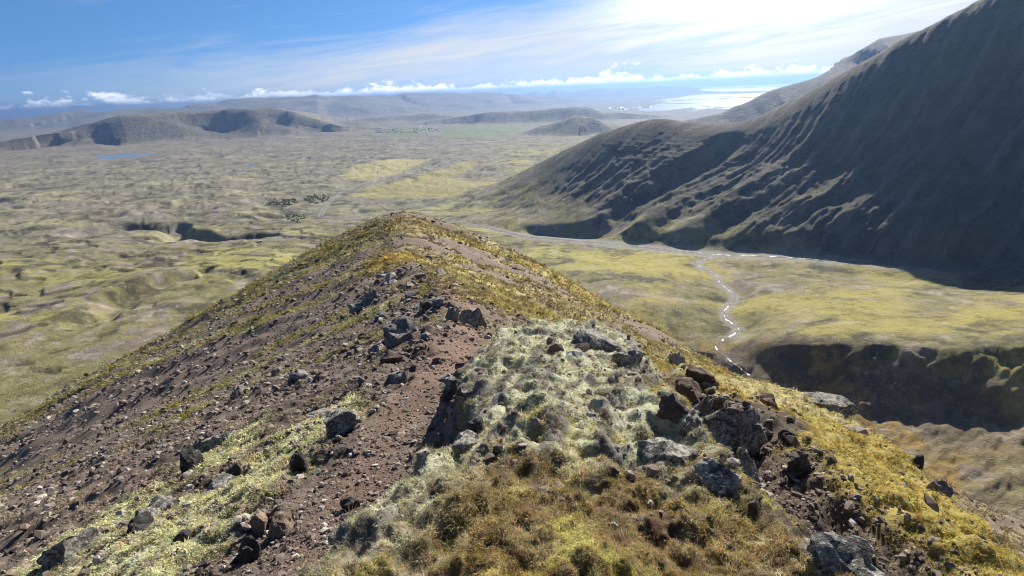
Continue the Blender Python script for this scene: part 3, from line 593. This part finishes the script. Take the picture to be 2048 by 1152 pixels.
# ------------------------------------------------------------------ rocks
from mathutils import noise as mnoise
def ico(sub):
    import bmesh
    bm = bmesh.new(); bmesh.ops.create_icosphere(bm, subdivisions=sub, radius=1.)
    v = np.array([p.co[:] for p in bm.verts]); f = np.array([[q.index for q in p.verts] for p in bm.faces]); bm.free(); return v, f
ICO = {k: ico(k) for k in (1, 2, 3, 4)}
def rock_shape(seed, sub, rough=.10, cuts=11, layered=False):
    """an angular stone: a ball cut by random planes, chipped, with its base at z = 0 and unit width"""
    rs = np.random.RandomState(seed); v, f = ICO[sub]; v = v.copy()
    for k in range(cuts):
        n = rs.normal(size=3); n /= np.linalg.norm(n); d = rs.uniform(.42, .86)
        e = v @ n - d; v -= np.outer(np.maximum(e, 0), n)
    o = Vector(rs.uniform(-50, 50, 3))
    d = np.array([mnoise.fractal(Vector(p) * 1.6 + o, 1., 2.1, 4) for p in v]); e = np.array([mnoise.noise(Vector(p) * 6 + o) for p in v])
    nv = v / np.maximum(np.linalg.norm(v, axis=1, keepdims=True), 1e-6)
    v = v + nv * (d * rough * 1.6 + e * rough * .35)[:, None]
    if layered: v[:, :2] *= (1 + .13 * np.sign(np.sin(v[:, 2] * 11 + d * 3)))[:, None]
    v -= (v.max(0) + v.min(0)) / 2; v /= (v.max(0) - v.min(0)); v[:, 2] += .5
    return v, f
def rock_mat(name, base, dark, lichen, amt):
    m = bpy.data.materials.new(name); m.use_nodes = True; t = m.node_tree; g = G(t); p = t.nodes['Principled BSDF']
    pos = g.n('ShaderNodeNewGeometry').outputs['Position']
    a = g.noise(pos, 7., 6, .65); b = g.noise(pos, 26., 5, .7); e = g.noise(pos, 95., 3, .6)
    c = g.mix(g.ss(.35, .65, a), dark, base)
    c = g.mix(g.ss(.62 - amt * .22, .74 - amt * .2, g.m('ADD', g.m('MULTIPLY', b, .7), g.m('MULTIPLY', a, .3))), c, lichen)
    c = g.mix(g.m('MULTIPLY', g.ss(.5, .75, e), .45), c, dark)
    bp = g.n('ShaderNodeBump', {'Height': g.m('ADD', g.m('MULTIPLY', b, .6), g.m('MULTIPLY', e, .35)), 'Strength': 1., 'Distance': .05})
    t.links.new(c, p.inputs['Base Color']); t.links.new(bp.outputs[0], p.inputs['Normal'])
    p.inputs['Roughness'].default_value = .88; p.inputs['Specular IOR Level'].default_value = .3
    return m
C4 = lambda r, g_, b: (r, g_, b, 1)
RM = {'grey': rock_mat('basalt_grey', C4(.20, .195, .185), C4(.085, .08, .076), C4(.42, .41, .36), .55),
      'lichen': rock_mat('basalt_lichen', C4(.16, .15, .14), C4(.06, .055, .052), C4(.40, .385, .32), .75),
      'brown': rock_mat('scoria_brown', C4(.15, .10, .08), C4(.07, .045, .036), C4(.30, .25, .21), .3),
      'black': rock_mat('basalt_black', C4(.075, .07, .068), C4(.03, .028, .028), C4(.34, .33, .29), .25),
      'tan': rock_mat('stone_tan', C4(.29, .21, .155), C4(.15, .105, .078), C4(.40, .33, .26), .4),
      'slab': rock_mat('slab_grey', C4(.2, .19, .175), C4(.06, .055, .05), C4(.42, .41, .35), .7)}
def mesh_of(name, v, f, mat, ang=32):
    me = bpy.data.meshes.new(name); me.from_pydata(v.tolist(), [], f.tolist()); me.materials.append(mat)
    me.polygons.foreach_set('use_smooth', np.ones(len(f), bool)); me.set_sharp_from_angle(angle=math.radians(ang)); me.update(); return me
def ground(xs, ys): return height(np.atleast_1d(np.asarray(xs, float)), np.atleast_1d(np.asarray(ys, float)))
rnd = random.Random(5)
rg = ground([q[0] for q in ROCKS], [q[1] for q in ROCKS])['z']
for i, (x, y, w_, h_, dr, kind, lab) in enumerate(ROCKS):
    v, f = rock_shape(900 + i, 4 if w_ / math.hypot(x, y) > .05 else 3, .15, 13, kind == 'slab')
    sink = .95; h_ *= .64; w_ *= .62 if kind == 'black' else .86
    v = v * np.array([w_ * 1.08, w_ * dr * 1.1 + .05, h_ * (1 + sink) * 1.1]); v[:, 2] -= h_ * sink
    o = bpy.data.objects.new('boulder' if w_ > .45 else 'rock', mesh_of('boulder', v, f, RM[kind])); col.objects.link(o)
    o.location = (x, y, rg[i]); o.rotation_euler = (rnd.uniform(-.22, .22), rnd.uniform(-.22, .22), math.atan2(-x, y) + rnd.uniform(-.4, .4))
    o['label'] = lab; o['category'] = 'rock'; o['group'] = 'rocks on the ridge'
# loose stones: the larger ones one by one, the rest as scree
RS = np.random.RandomState(11)
def sample(n, a0, a1, r0, r1):
    a_ = np.radians(RS.uniform(a0, a1, n)); r_ = np.exp(RS.uniform(math.log(r0), math.log(r1), n)); return r_ * np.sin(a_), r_ * np.cos(a_), r_
sx_, sy_, sr_ = sample(130000, -58, 56, 2.2, 320)
gh = ground(sx_, sy_); u_ = sx_ - np.interp(sy_, CREST_Y, CREST_X)
cl = fbm(sx_, sy_, 6., 3, 401) + .6 * fbm(sx_, sy_, 1.2, 2, 402)
keep = (gh['za'] > gh['zb']) & (gh['pw'] < .3)
p_ = np.where(u_ < 1, .85, .25) * np.where(cl > -.1, 1, .35)
gr_, _, _, _ = pdist(sx_, sy_, GULLY_R)
keep |= (gh['pw'] >= .3) & (gr_ < 1.0) & (sr_ < 14)
p_ = np.where(gh['pw'] > .3, np.where(gr_ < 1., .8, .06), p_); keep |= (gh['pw'] >= .3) & (sr_ < 14)
keep &= RS.uniform(size=sr_.size) < p_
pd_, _, _, _ = pdist(sx_, sy_, PATH)
sz_ = (.0027 + .0070 * RS.pareto(2.6, sr_.size).clip(0, 3.0) * .55) * (sr_ + 2.5) * np.interp(sr_, [0, 60, 320], [1., .8, .5])
sz_ = np.where(pd_ < .8, sz_ * .75, sz_).clip(0, 2.2)
crag = ((np.abs(u_) < 5) & (sy_ > 9) & (sy_ < 60) & (cl > .12)) | ((psigned(sx_, sy_, PLAT) < .55) & (psigned(sx_, sy_, PLAT) > -.1) & (sx_ < .6))
sz_ = np.where(crag & (pd_ > .45), sz_ * 1.9, sz_)
idx = np.where(keep)[0]
order = idx[np.argsort(-(sz_ / sr_)[idx])]
big = order[:250]; small = order[250:]
PROTO = [[mesh_of('stone', *rock_shape(300 + k, 3, .10, 12), RM[kd]) for k in range(5)] for kd in ('brown', 'grey', 'lichen')]
STOP = ('with', 'wedged', 'just', 'on', 'leaning', 'between', 'behind', 'bulging', 'at', 'standing', 'left', 'beside', 'lying', 'in', 'of', 'showing', 'set', 'below', 'above', 'jutting', 'under', 'topped', 'capped')
def short(lab):
    ws = lab.split(); k = next((j for j, q_ in enumerate(ws) if q_ in STOP), len(ws)); return ' '.join(ws[:k])
SH = [short(q_[6]) for q_ in ROCKS]; LM = [j for j in range(len(ROCKS)) if SH.count(SH[j]) == 1]
KIND = ('brown', 'dark grey', 'pale grey'); used_labels = set()
def stone_text(i, kd):
    """what tells a loose stone apart: its colour and where it lies against the nearest named rock"""
    c_ = KIND[kd]; ds = sorted(LM, key=lambda j: math.hypot(ROCKS[j][0] - sx_[i], ROCKS[j][1] - sy_[i]))
    for j in ds[:6]:
        ex = sx_[i] - ROCKS[j][0]; ey = sy_[i] - ROCKS[j][1]; d_ = math.hypot(ex, ey)
        w_ = ('right of' if ex > 0 else 'left of') if abs(ex) > abs(ey) else ('beyond' if ey > 0 else 'in front of')
        for pre in ('just ', '', 'well ' if w_ in ('left of', 'right of') else 'farther '):
            if (pre == 'just ') != (d_ < .8): continue
            t_ = '%s angular stone %s%s the %s' % (c_, pre, w_, SH[j])
            if t_ not in used_labels: used_labels.add(t_); return t_, 'loose stones on the ridge'
    if pd_[i] < 1.1 and sr_[i] < 30: return c_ + ' small stone lying on the trodden red path', c_ + ' stones on the path'
    if u_[i] > 1: return c_ + ' stone in the dark scree on the right flank', c_ + ' stones on the right flank'
    return c_ + ' angular stone in the scree left of the path', c_ + ' scree stones left of the path'
for i in big:
    kd = RS.choice([0, 0, 1, 2]); me = PROTO[kd][RS.randint(5)]
    o = bpy.data.objects.new('stone', me); col.objects.link(o); s_ = sz_[i]
    o.location = (sx_[i], sy_[i], gh['z'][i] - s_ * .26); o.scale = (s_ * RS.uniform(.8, 1.3), s_ * RS.uniform(.7, 1.1), s_ * RS.uniform(.5, .9))
    o.rotation_euler = (RS.uniform(-.3, .3), RS.uniform(-.3, .3), RS.uniform(0, 6.28))
    o['label'], o['group'] = stone_text(i, kd); o['category'] = 'stone'
# ------------------------------------------------------------------ scattered stuff: scree, moss, grass
def scatter(name, pts, rot, scl, idx, tint, protos, label, cat):
    """one object whose points carry small copies of the prototype meshes"""
    me = bpy.data.meshes.new(name); n = len(pts); me.vertices.add(n); me.vertices.foreach_set('co', np.asarray(pts, np.float32).ravel())
    for nm, ty, key, val in (('rot', 'FLOAT_VECTOR', 'vector', rot), ('scl', 'FLOAT_VECTOR', 'vector', scl), ('idx', 'INT', 'value', idx), ('tint', 'FLOAT_COLOR', 'color', np.c_[tint, np.ones(n)])):
        a_ = me.attributes.new(nm, ty, 'POINT'); a_.data.foreach_set(key, np.asarray(val, np.int32 if ty == 'INT' else np.float32).ravel())
    o = bpy.data.objects.new(name, me); col.objects.link(o)
    cc = bpy.data.collections.new(name + '_pieces')
    for k, p in enumerate(protos):
        po = bpy.data.objects.new('%s_piece_%02d' % (name, k), p); cc.objects.link(po)
    ng = bpy.data.node_groups.new(name, 'GeometryNodeTree')
    ng.interface.new_socket('Geometry', in_out='INPUT', socket_type='NodeSocketGeometry'); ng.interface.new_socket('Geometry', in_out='OUTPUT', socket_type='NodeSocketGeometry')
    g = G(ng); gi = g.n('NodeGroupInput'); go = g.n('NodeGroupOutput')
    ci = g.n('GeometryNodeCollectionInfo', {'Collection': cc, 'Separate Children': True, 'Reset Children': True})
    def attr(nm, ty): 
        q = g.n('GeometryNodeInputNamedAttribute', data_type=ty); q.inputs['Name'].default_value = nm; return q.outputs['Attribute']
    ip = g.n('GeometryNodeInstanceOnPoints', {'Points': gi.outputs[0], 'Instance': ci.outputs[0], 'Pick Instance': True, 'Instance Index': attr('idx', 'INT'), 'Scale': attr('scl', 'FLOAT_VECTOR')})
    rt = g.n('FunctionNodeEulerToRotation', {0: attr('rot', 'FLOAT_VECTOR')}); ng.links.new(rt.outputs[0], ip.inputs['Rotation'])
    ng.links.new(ip.outputs[0], go.inputs[0])
    md = o.modifiers.new('scatter', 'NODES'); md.node_group = ng
    o['kind'] = 'stuff'; o['label'] = label; o['category'] = cat
    return o
def tint_mat(name, trans, rough=.9, spread=.5):
    m = bpy.data.materials.new(name); m.use_nodes = True; t = m.node_tree; t.nodes.clear(); g = G(t)
    c = g.n('ShaderNodeAttribute', attribute_name='tint', attribute_type='INSTANCER').outputs['Color']
    df = g.n('ShaderNodeBsdfDiffuse', {'Color': c}); out = df.outputs[0]
    if trans > 0:
        tr = g.n('ShaderNodeBsdfTranslucent', {'Color': c}); mx = g.n('ShaderNodeMixShader', {0: trans, 1: out, 2: tr.outputs[0]}); out = mx.outputs[0]
    t.links.new(out, g.n('ShaderNodeOutputMaterial').inputs[0]); return m
M_scree = tint_mat('scree_stone', 0.); M_blade = tint_mat('moss_and_grass', .5)
def stone_proto(seed):
    v, f = rock_shape(seed, 1, .06, 7); me = bpy.data.meshes.new('scree_stone'); me.from_pydata((v - [0, 0, .35]).tolist(), [], f.tolist()); me.materials.append(M_scree); return me
rb = np.array([(q_[0] + RS.normal() * (q_[2] * .75 + .08), q_[1] + RS.normal() * (q_[2] * .7 + .08), q_[2] * RS.uniform(.06, .26)) for q_ in ROCKS for _k in range(16)])   # rubble round the larger rocks
sx_ = np.r_[sx_, rb[:, 0]]; sy_ = np.r_[sy_, rb[:, 1]]; sz_ = np.r_[sz_, rb[:, 2]]; gh['z'] = np.r_[gh['z'], ground(rb[:, 0], rb[:, 1])['z']]; small = np.r_[small, np.arange(len(sx_) - len(rb), len(sx_))]
n = len(small); tt = RS.uniform(.55, 1.5, (n, 1)) * np.array([.15, .122, .103])
pale = RS.uniform(size=n) < .16; tt[pale] = RS.uniform(.8, 1.3, (pale.sum(), 1)) * np.array([.30, .27, .235])
scatter('scree', np.c_[sx_[small], sy_[small], gh['z'][small]], np.c_[RS.uniform(-.5, .5, (n, 2)), RS.uniform(0, 6.28, n)], sz_[small, None] * RS.uniform(.6, 1.3, (n, 3)) * [1, 1, .7], RS.randint(0, 6, n), tt, [stone_proto(700 + k) for k in range(6)], 'loose brown scree of small stones covering the ridge flanks', 'scree')
def tuft(seed, nb, spread, lean, w_, curve):
    rs = np.random.RandomState(seed); V = []; Fc = []
    for b_ in range(nb):
        a_ = rs.uniform(0, 6.28); d = np.array([math.cos(a_), math.sin(a_)]); q = np.array([-d[1], d[0]]); L = rs.uniform(.55, 1.); p0 = rs.normal(0, spread, 2); le = rs.uniform(.2, 1) * lean; ww = w_ * rs.uniform(.7, 1.3)
        p1 = p0 + d * le * L * .45; p2 = p0 + d * le * L * (1 + curve); h1 = L * .6; h2 = L * (1 - .35 * le)
        k = len(V)
        V += [(*(p0 - q * ww), -.15), (*(p0 + q * ww), -.15), (*(p1 + q * ww * .8), h1), (*(p1 - q * ww * .8), h1), (*p2, h2)]; Fc += [(k, k + 1, k + 2, k + 3), (k + 3, k + 2, k + 4)]
    me = bpy.data.meshes.new('tuft'); me.from_pydata(V, [], Fc); me.materials.append(M_blade); return me
moss_p = [tuft(10 + k, 16, .42, 1.0, .085, .15) for k in range(5)]
grass_p = [tuft(40 + k, 9, .16, 1.1, .022, .5) for k in range(5)]
def veg(name, x, y, h, size, hh, protos, seed, label, cat, gain=1., bleach=.0, speckle=0.):
    rs = np.random.RandomState(seed); n = len(x)
    c = colour(x, y, h) * gain; c = c + (np.array([.5, .45, .28]) - c) * (bleach * rs.uniform(0, 1, n))[:, None]
    c = c * rs.uniform(.55, 1.45, (n, 1)) * rs.normal(1, .08, (n, 3)) * (1 + .9 * fbm(x, y, .22, 3, 77))[:, None].clip(.35, 1.7)
    if speckle:
        pal = np.array([(.40, .33, .07), (.14, .055, .035), (.30, .17, .06), (.45, .43, .27), (.09, .075, .035), (.20, .21, .05)]); q_ = rs.uniform(size=n) < speckle; c[q_] = c[q_] * .35 + pal[rs.choice(6, q_.sum(), p=[.3, .15, .2, .15, .12, .08])] * .65 * rs.uniform(.7, 1.3, (q_.sum(), 1))
    s_ = size * rs.uniform(.5, 1.5, n) * (1 + .8 * fbm(x, y, .5, 2, 78)).clip(.4, 1.8)
    return scatter(name, np.c_[x, y, h['z']], np.c_[rs.normal(0, .25, (n, 2)), rs.uniform(0, 6.28, n)], np.c_[s_, s_, s_ * hh], rs.randint(0, len(protos), n), c.clip(.02, .8), protos, label, cat)
def pick(h, m): return {k: v[m] for k, v in h.items()}
# fringe moss on the hump and the right flank close by
X, Y, Rr = sample(140000, -58, 57, 1.15, 16.)
h = ground(X, Y); f1 = fbm(X, Y, .35, 3, 501); gd, _, _, _ = pdist(X, Y, GULLY_R)
cc = colour(X, Y, h); k = (h['pw'] > .35) & (gd + .5 * f1 > .28) & (f1 > -.16) & (cc[:, 1] > .15)
veg('moss', X[k], Y[k], pick(h, k), .009 + .0045 * Rr[k], .33, moss_p, 1, 'pale green and yellow fringe moss covering the hump', 'moss', 1.35, 0., .30)
# pale moss strips left of the path, moss between stones
X, Y, Rr = sample(130000, -58, 5, 2.2, 30.)
h = ground(X, Y); f1 = fbm(X, Y, .5, 3, 503); ins = np.zeros(X.size, bool)
for P_ in STRIPS: ins |= psigned(X + .5 * f1, Y + .5 * f1, P_) < .4
pdv, _, _, _ = pdist(X, Y, PATH)
k = (h['pw'] < .35) & (pdv > .8) & ((ins & (f1 > -.25)) | (fbm(X, Y, 1.5, 3, 505) > .30))
veg('moss', X[k], Y[k], pick(h, k), .012 + .0065 * Rr[k], .5, moss_p, 2, 'pale moss in strips between the rocks left of the path', 'moss', 1.5, .5)
# dry grass blades in the turf at the bottom
X, Y, Rr = sample(20000, -45, 50, 1.15, 7.)
h = ground(X, Y); f1 = fbm(X, Y, .5, 3, 507)
k = (h['pw'] > .4) & (f1 + .22 * (3.6 - Y) > .05)
veg('grass', X[k], Y[k], pick(h, k), .026 + .006 * Rr[k], .85, grass_p, 3, 'dry golden grass blades in the turf at the bottom of the picture', 'grass', 1.25, .8, .2)
# tussocks along the ridge
X, Y, Rr = sample(140000, -58, 58, 9., 420.)
h = ground(X, Y); cc = colour(X, Y, h); k = (h['za'] > h['zb']) & (cc[:, 1] > .15) & (cc[:, 1] > cc[:, 0] * .66) & (h['pw'] < .3)
veg('tussock_grass', X[k], Y[k], pick(h, k), (.0065 * Rr[k]).clip(.06, 1.1), .42, moss_p, 4, 'low golden grass and moss in streaks down both flanks of the ridge', 'grass', 1.1)
# ------------------------------------------------------------------ streams
def ribbon(name, pts, wid, mat, zoff, jit, seed):
    rs = np.random.RandomState(seed); P_ = np.array(pts, float); seg = np.r_[0, np.cumsum(np.hypot(*np.diff(P_[:, :2], axis=0).T))]
    n = int(seg[-1] / (wid * 1.2)); s = np.linspace(0, seg[-1], n); c = np.stack([np.interp(s, seg, P_[:, k]) for k in range(3)], 1)
    d = np.gradient(c[:, :2], axis=0); d /= np.linalg.norm(d, axis=1, keepdims=True); nn = np.stack([-d[:, 1], d[:, 0]], 1)
    mw_ = fbm(s, s * 0, wid * 9, 3, seed) * wid * jit; wv = wid * (.18 + 2.4 * np.abs(fbm(s, s * 0 + 5, wid * 5, 4, seed + 3, gain=.7)))
    c[:, :2] += nn * mw_[:, None]
    v = np.empty((n * 2, 3)); v[0::2, :2] = c[:, :2] - nn * wv[:, None] * .5; v[1::2, :2] = c[:, :2] + nn * wv[:, None] * .5
    v[0::2, 2] = v[1::2, 2] = c[:, 2] + zoff
    f = [(2 * i, 2 * i + 1, 2 * i + 3, 2 * i + 2) for i in range(n - 1)]
    me = bpy.data.meshes.new(name); me.from_pydata(v.tolist(), [], f); me.materials.append(mat); me.polygons.foreach_set('use_smooth', np.ones(len(f), bool))
    o = bpy.data.objects.new(name, me); col.objects.link(o); o['kind'] = 'structure'; return o
M_stream = water_mat('stream_water', .32, (.05, .06, .06), .5, .35)
sg_ = G(M_stream.node_tree); sp_ = M_stream.node_tree.nodes['Principled BSDF']; sn_ = sg_.noise(sg_.n('ShaderNodeNewGeometry').outputs['Position'], .06, 4, .7)
M_stream.node_tree.links.new(sg_.m('ADD', .12, sg_.m('MULTIPLY', sg_.ss(.36, .52, sn_), .65)), sp_.inputs['Roughness'])
ribbon('stream', STREAM[4:], 2.8, M_stream, -1.9, 1.8, 3)
ribbon('river', RIVER, 2.2, M_stream, -2.1, 4.5, 28)
ribbon('river', RIVER, 4.2, M_stream, -2.0, 1.5, 8)

# ------------------------------------------------------------------ farms, hut and the far town
def plain_mat(name, c, rough=.8):
    m = bpy.data.materials.new(name); m.use_nodes = True; g = G(m.node_tree); p = m.node_tree.nodes['Principled BSDF']
    pos = g.n('ShaderNodeNewGeometry').outputs['Position']
    m.node_tree.links.new(g.mix(g.noise(pos, .4, 3, .6), (*[q * .8 for q in c], 1), (*c, 1)), p.inputs['Base Color']); p.inputs['Roughness'].default_value = rough; return m
M_wall = plain_mat('white_wall', (.78, .77, .74)); M_dwall = plain_mat('dark_timber_wall', (.06, .05, .045)); M_roof = plain_mat('pale_metal_roof', (.62, .63, .65), .35); M_rroof = plain_mat('red_roof', (.32, .10, .07), .5); M_pane = plain_mat('window_pane', (.05, .06, .07), .1)
def box(x0, x1, y0, y1, z0, z1): return [(x0, y0, z0), (x1, y0, z0), (x1, y1, z0), (x0, y1, z0), (x0, y0, z1), (x1, y0, z1), (x1, y1, z1), (x0, y1, z1)], [(0, 3, 2, 1), (4, 5, 6, 7), (0, 1, 5, 4), (1, 2, 6, 5), (2, 3, 7, 6), (3, 0, 4, 7)]
def part(name, v, f, mat, parent):
    me = bpy.data.meshes.new(name); me.from_pydata(v, [], f); me.materials.append(mat); o = bpy.data.objects.new(name, me); col.objects.link(o); o.parent = parent; return o
def house(name, x, y, L, W, Hh, rz, label, group, wall, roof, parts=True, cat='house'):
    z = ground([x], [y])['z'][0]
    e = bpy.data.objects.new(name, None); col.objects.link(e); e.location = (x, y, z - .3); e.rotation_euler.z = rz; e['label'] = label; e['category'] = cat; e['group'] = group
    a_, b_ = L / 2, W / 2; rh = Hh * 1.55
    v, f = box(-a_, a_, -b_, b_, -2., Hh); v += [(-a_, 0, rh - .2), (a_, 0, rh - .2)]; f += [(4, 8, 7), (5, 6, 9)]; part('wall', v, f, wall, e)
    t_ = .35; v = [(-a_ - t_, -b_ - t_, Hh - .2), (a_ + t_, -b_ - t_, Hh - .2), (a_ + t_, 0, rh), (-a_ - t_, 0, rh), (-a_ - t_, b_ + t_, Hh - .2), (a_ + t_, b_ + t_, Hh - .2)]
    v += [(p[0], p[1], p[2] + .3) for p in v]; f = [(0, 1, 2, 3), (3, 2, 5, 4), (6, 9, 8, 7), (9, 10, 11, 8), (0, 6, 7, 1), (4, 5, 11, 10), (1, 7, 8, 2), (2, 8, 11, 5), (0, 3, 9, 6), (3, 4, 10, 9)]; part('roof', v, f, roof, e)
    if parts:
        for k in (-.28, .28):
            v, f = box(L * k - 1., L * k + 1., -b_ - .06, -b_ + .1, Hh * .4, Hh * .75); part('window', v, f, M_pane, e)
        v, f = box(-.6, .6, -b_ - .07, -b_ + .1, 0, Hh * .72); part('door', v, f, M_dwall, e)
    return e
for nm, x, y, L, W, Hh, rz, lab, wl, rf in HOUSES:
    house(nm, x, y, L, W, Hh, rz, lab, 'farm buildings on the plain', {'w': M_wall, 'd': M_dwall}[wl], {'p': M_roof, 'r': M_rroof}[rf])
rs = np.random.RandomState(4)
for k, (cx_, cy_, sxx, syy, n) in enumerate(TOWN):
    for j in range(n):
        x = cx_ + rs.normal() * sxx; y = cy_ + rs.normal() * syy; q_ = ground([x], [y])['z'][0]
        if q_ < 1.5: continue
        house('town_building', x, y, rs.uniform(25, 75), rs.uniform(16, 30), rs.uniform(6, 12), rs.uniform(0, 3.1), ('tiny white building in the far town left of the lagoon', 'tiny white building on the far shore beyond the lagoon', 'tiny pale farm building among the far green fields')[k], ('far town left of the lagoon', 'far shore buildings', 'far field buildings')[k], M_wall, M_roof, False, 'building')
# ------------------------------------------------------------------ woods on the plain
M_leaf = tint_mat('birch_leaf', .25)
def bush(seed):
    rs = np.random.RandomState(seed); V = []; Fc = []
    for k in range(70):
        d = rs.normal(size=3); d /= np.linalg.norm(d); p = d * rs.uniform(.55, 1.) * [.5, .5, .42] + [0, 0, .45]; a_ = rs.normal(size=3); a_ /= np.linalg.norm(a_); b_ = np.cross(a_, d); b_ /= max(np.linalg.norm(b_), 1e-3); s = rs.uniform(.07, .15)
        q_ = len(V); V += [tuple(p - a_ * s), tuple(p + b_ * s), tuple(p + a_ * s), tuple(p - b_ * s)]; Fc.append((q_, q_ + 1, q_ + 2, q_ + 3))
    me = bpy.data.meshes.new('bush'); me.from_pydata(V, [], Fc); me.materials.append(M_leaf); return me
bush_p = [bush(k) for k in range(4)]
for k, (P_, n, s0, lab) in enumerate(WOODS):
    P_ = np.array(P_); lo = P_.min(0); hi = P_.max(0); X = rs.uniform(lo[0], hi[0], n * 3); Y = rs.uniform(lo[1], hi[1], n * 3); k_ = psigned(X + fbm(X, Y, 60, 2, 9) * 40, Y, [tuple(q_) for q_ in P_]) < 0; X = X[k_][:n]; Y = Y[k_][:n]
    if not len(X): continue
    hz_ = ground(X, Y)['z']; m_ = len(X); sc = s0 * rs.uniform(.5, 1.4, (m_, 1)) * np.array([1, 1, .75])
    scatter('woodland', np.c_[X, Y, hz_], np.c_[np.zeros((m_, 2)), rs.uniform(0, 6.28, m_)], sc, rs.randint(0, 4, m_), rs.uniform(.6, 1.4, (m_, 1)) * np.array([.095, .12, .05]), bush_p, lab, 'woodland')
# ------------------------------------------------------------------ air
hz = bpy.data.meshes.new('haze'); X0, X1, Y0, Y1, Z0, Z1 = -95000, 95000, -95000, 95000, -30, 1080
hz.from_pydata([(X0, Y0, Z0), (X1, Y0, Z0), (X1, Y1, Z0), (X0, Y1, Z0), (X0, Y0, Z1), (X1, Y0, Z1), (X1, Y1, Z1), (X0, Y1, Z1)], [], [(0, 3, 2, 1), (4, 5, 6, 7), (0, 1, 5, 4), (1, 2, 6, 5), (2, 3, 7, 6), (3, 0, 4, 7)])
ho = bpy.data.objects.new('haze', hz); col.objects.link(ho); ho['kind'] = 'stuff'; ho['label'] = 'thin blue haze filling the air over the valley and plain'; ho['category'] = 'haze'
hm = bpy.data.materials.new('haze_air'); hm.use_nodes = True; t = hm.node_tree; t.nodes.clear(); g = G(t)
pv_ = g.n('ShaderNodeVolumePrincipled', {'Color': (.175, .30, .56, 1), 'Density': 3.0e-5, 'Anisotropy': .5})
t.links.new(pv_.outputs[0], g.n('ShaderNodeOutputMaterial').inputs['Volume']); hz.materials.append(hm)
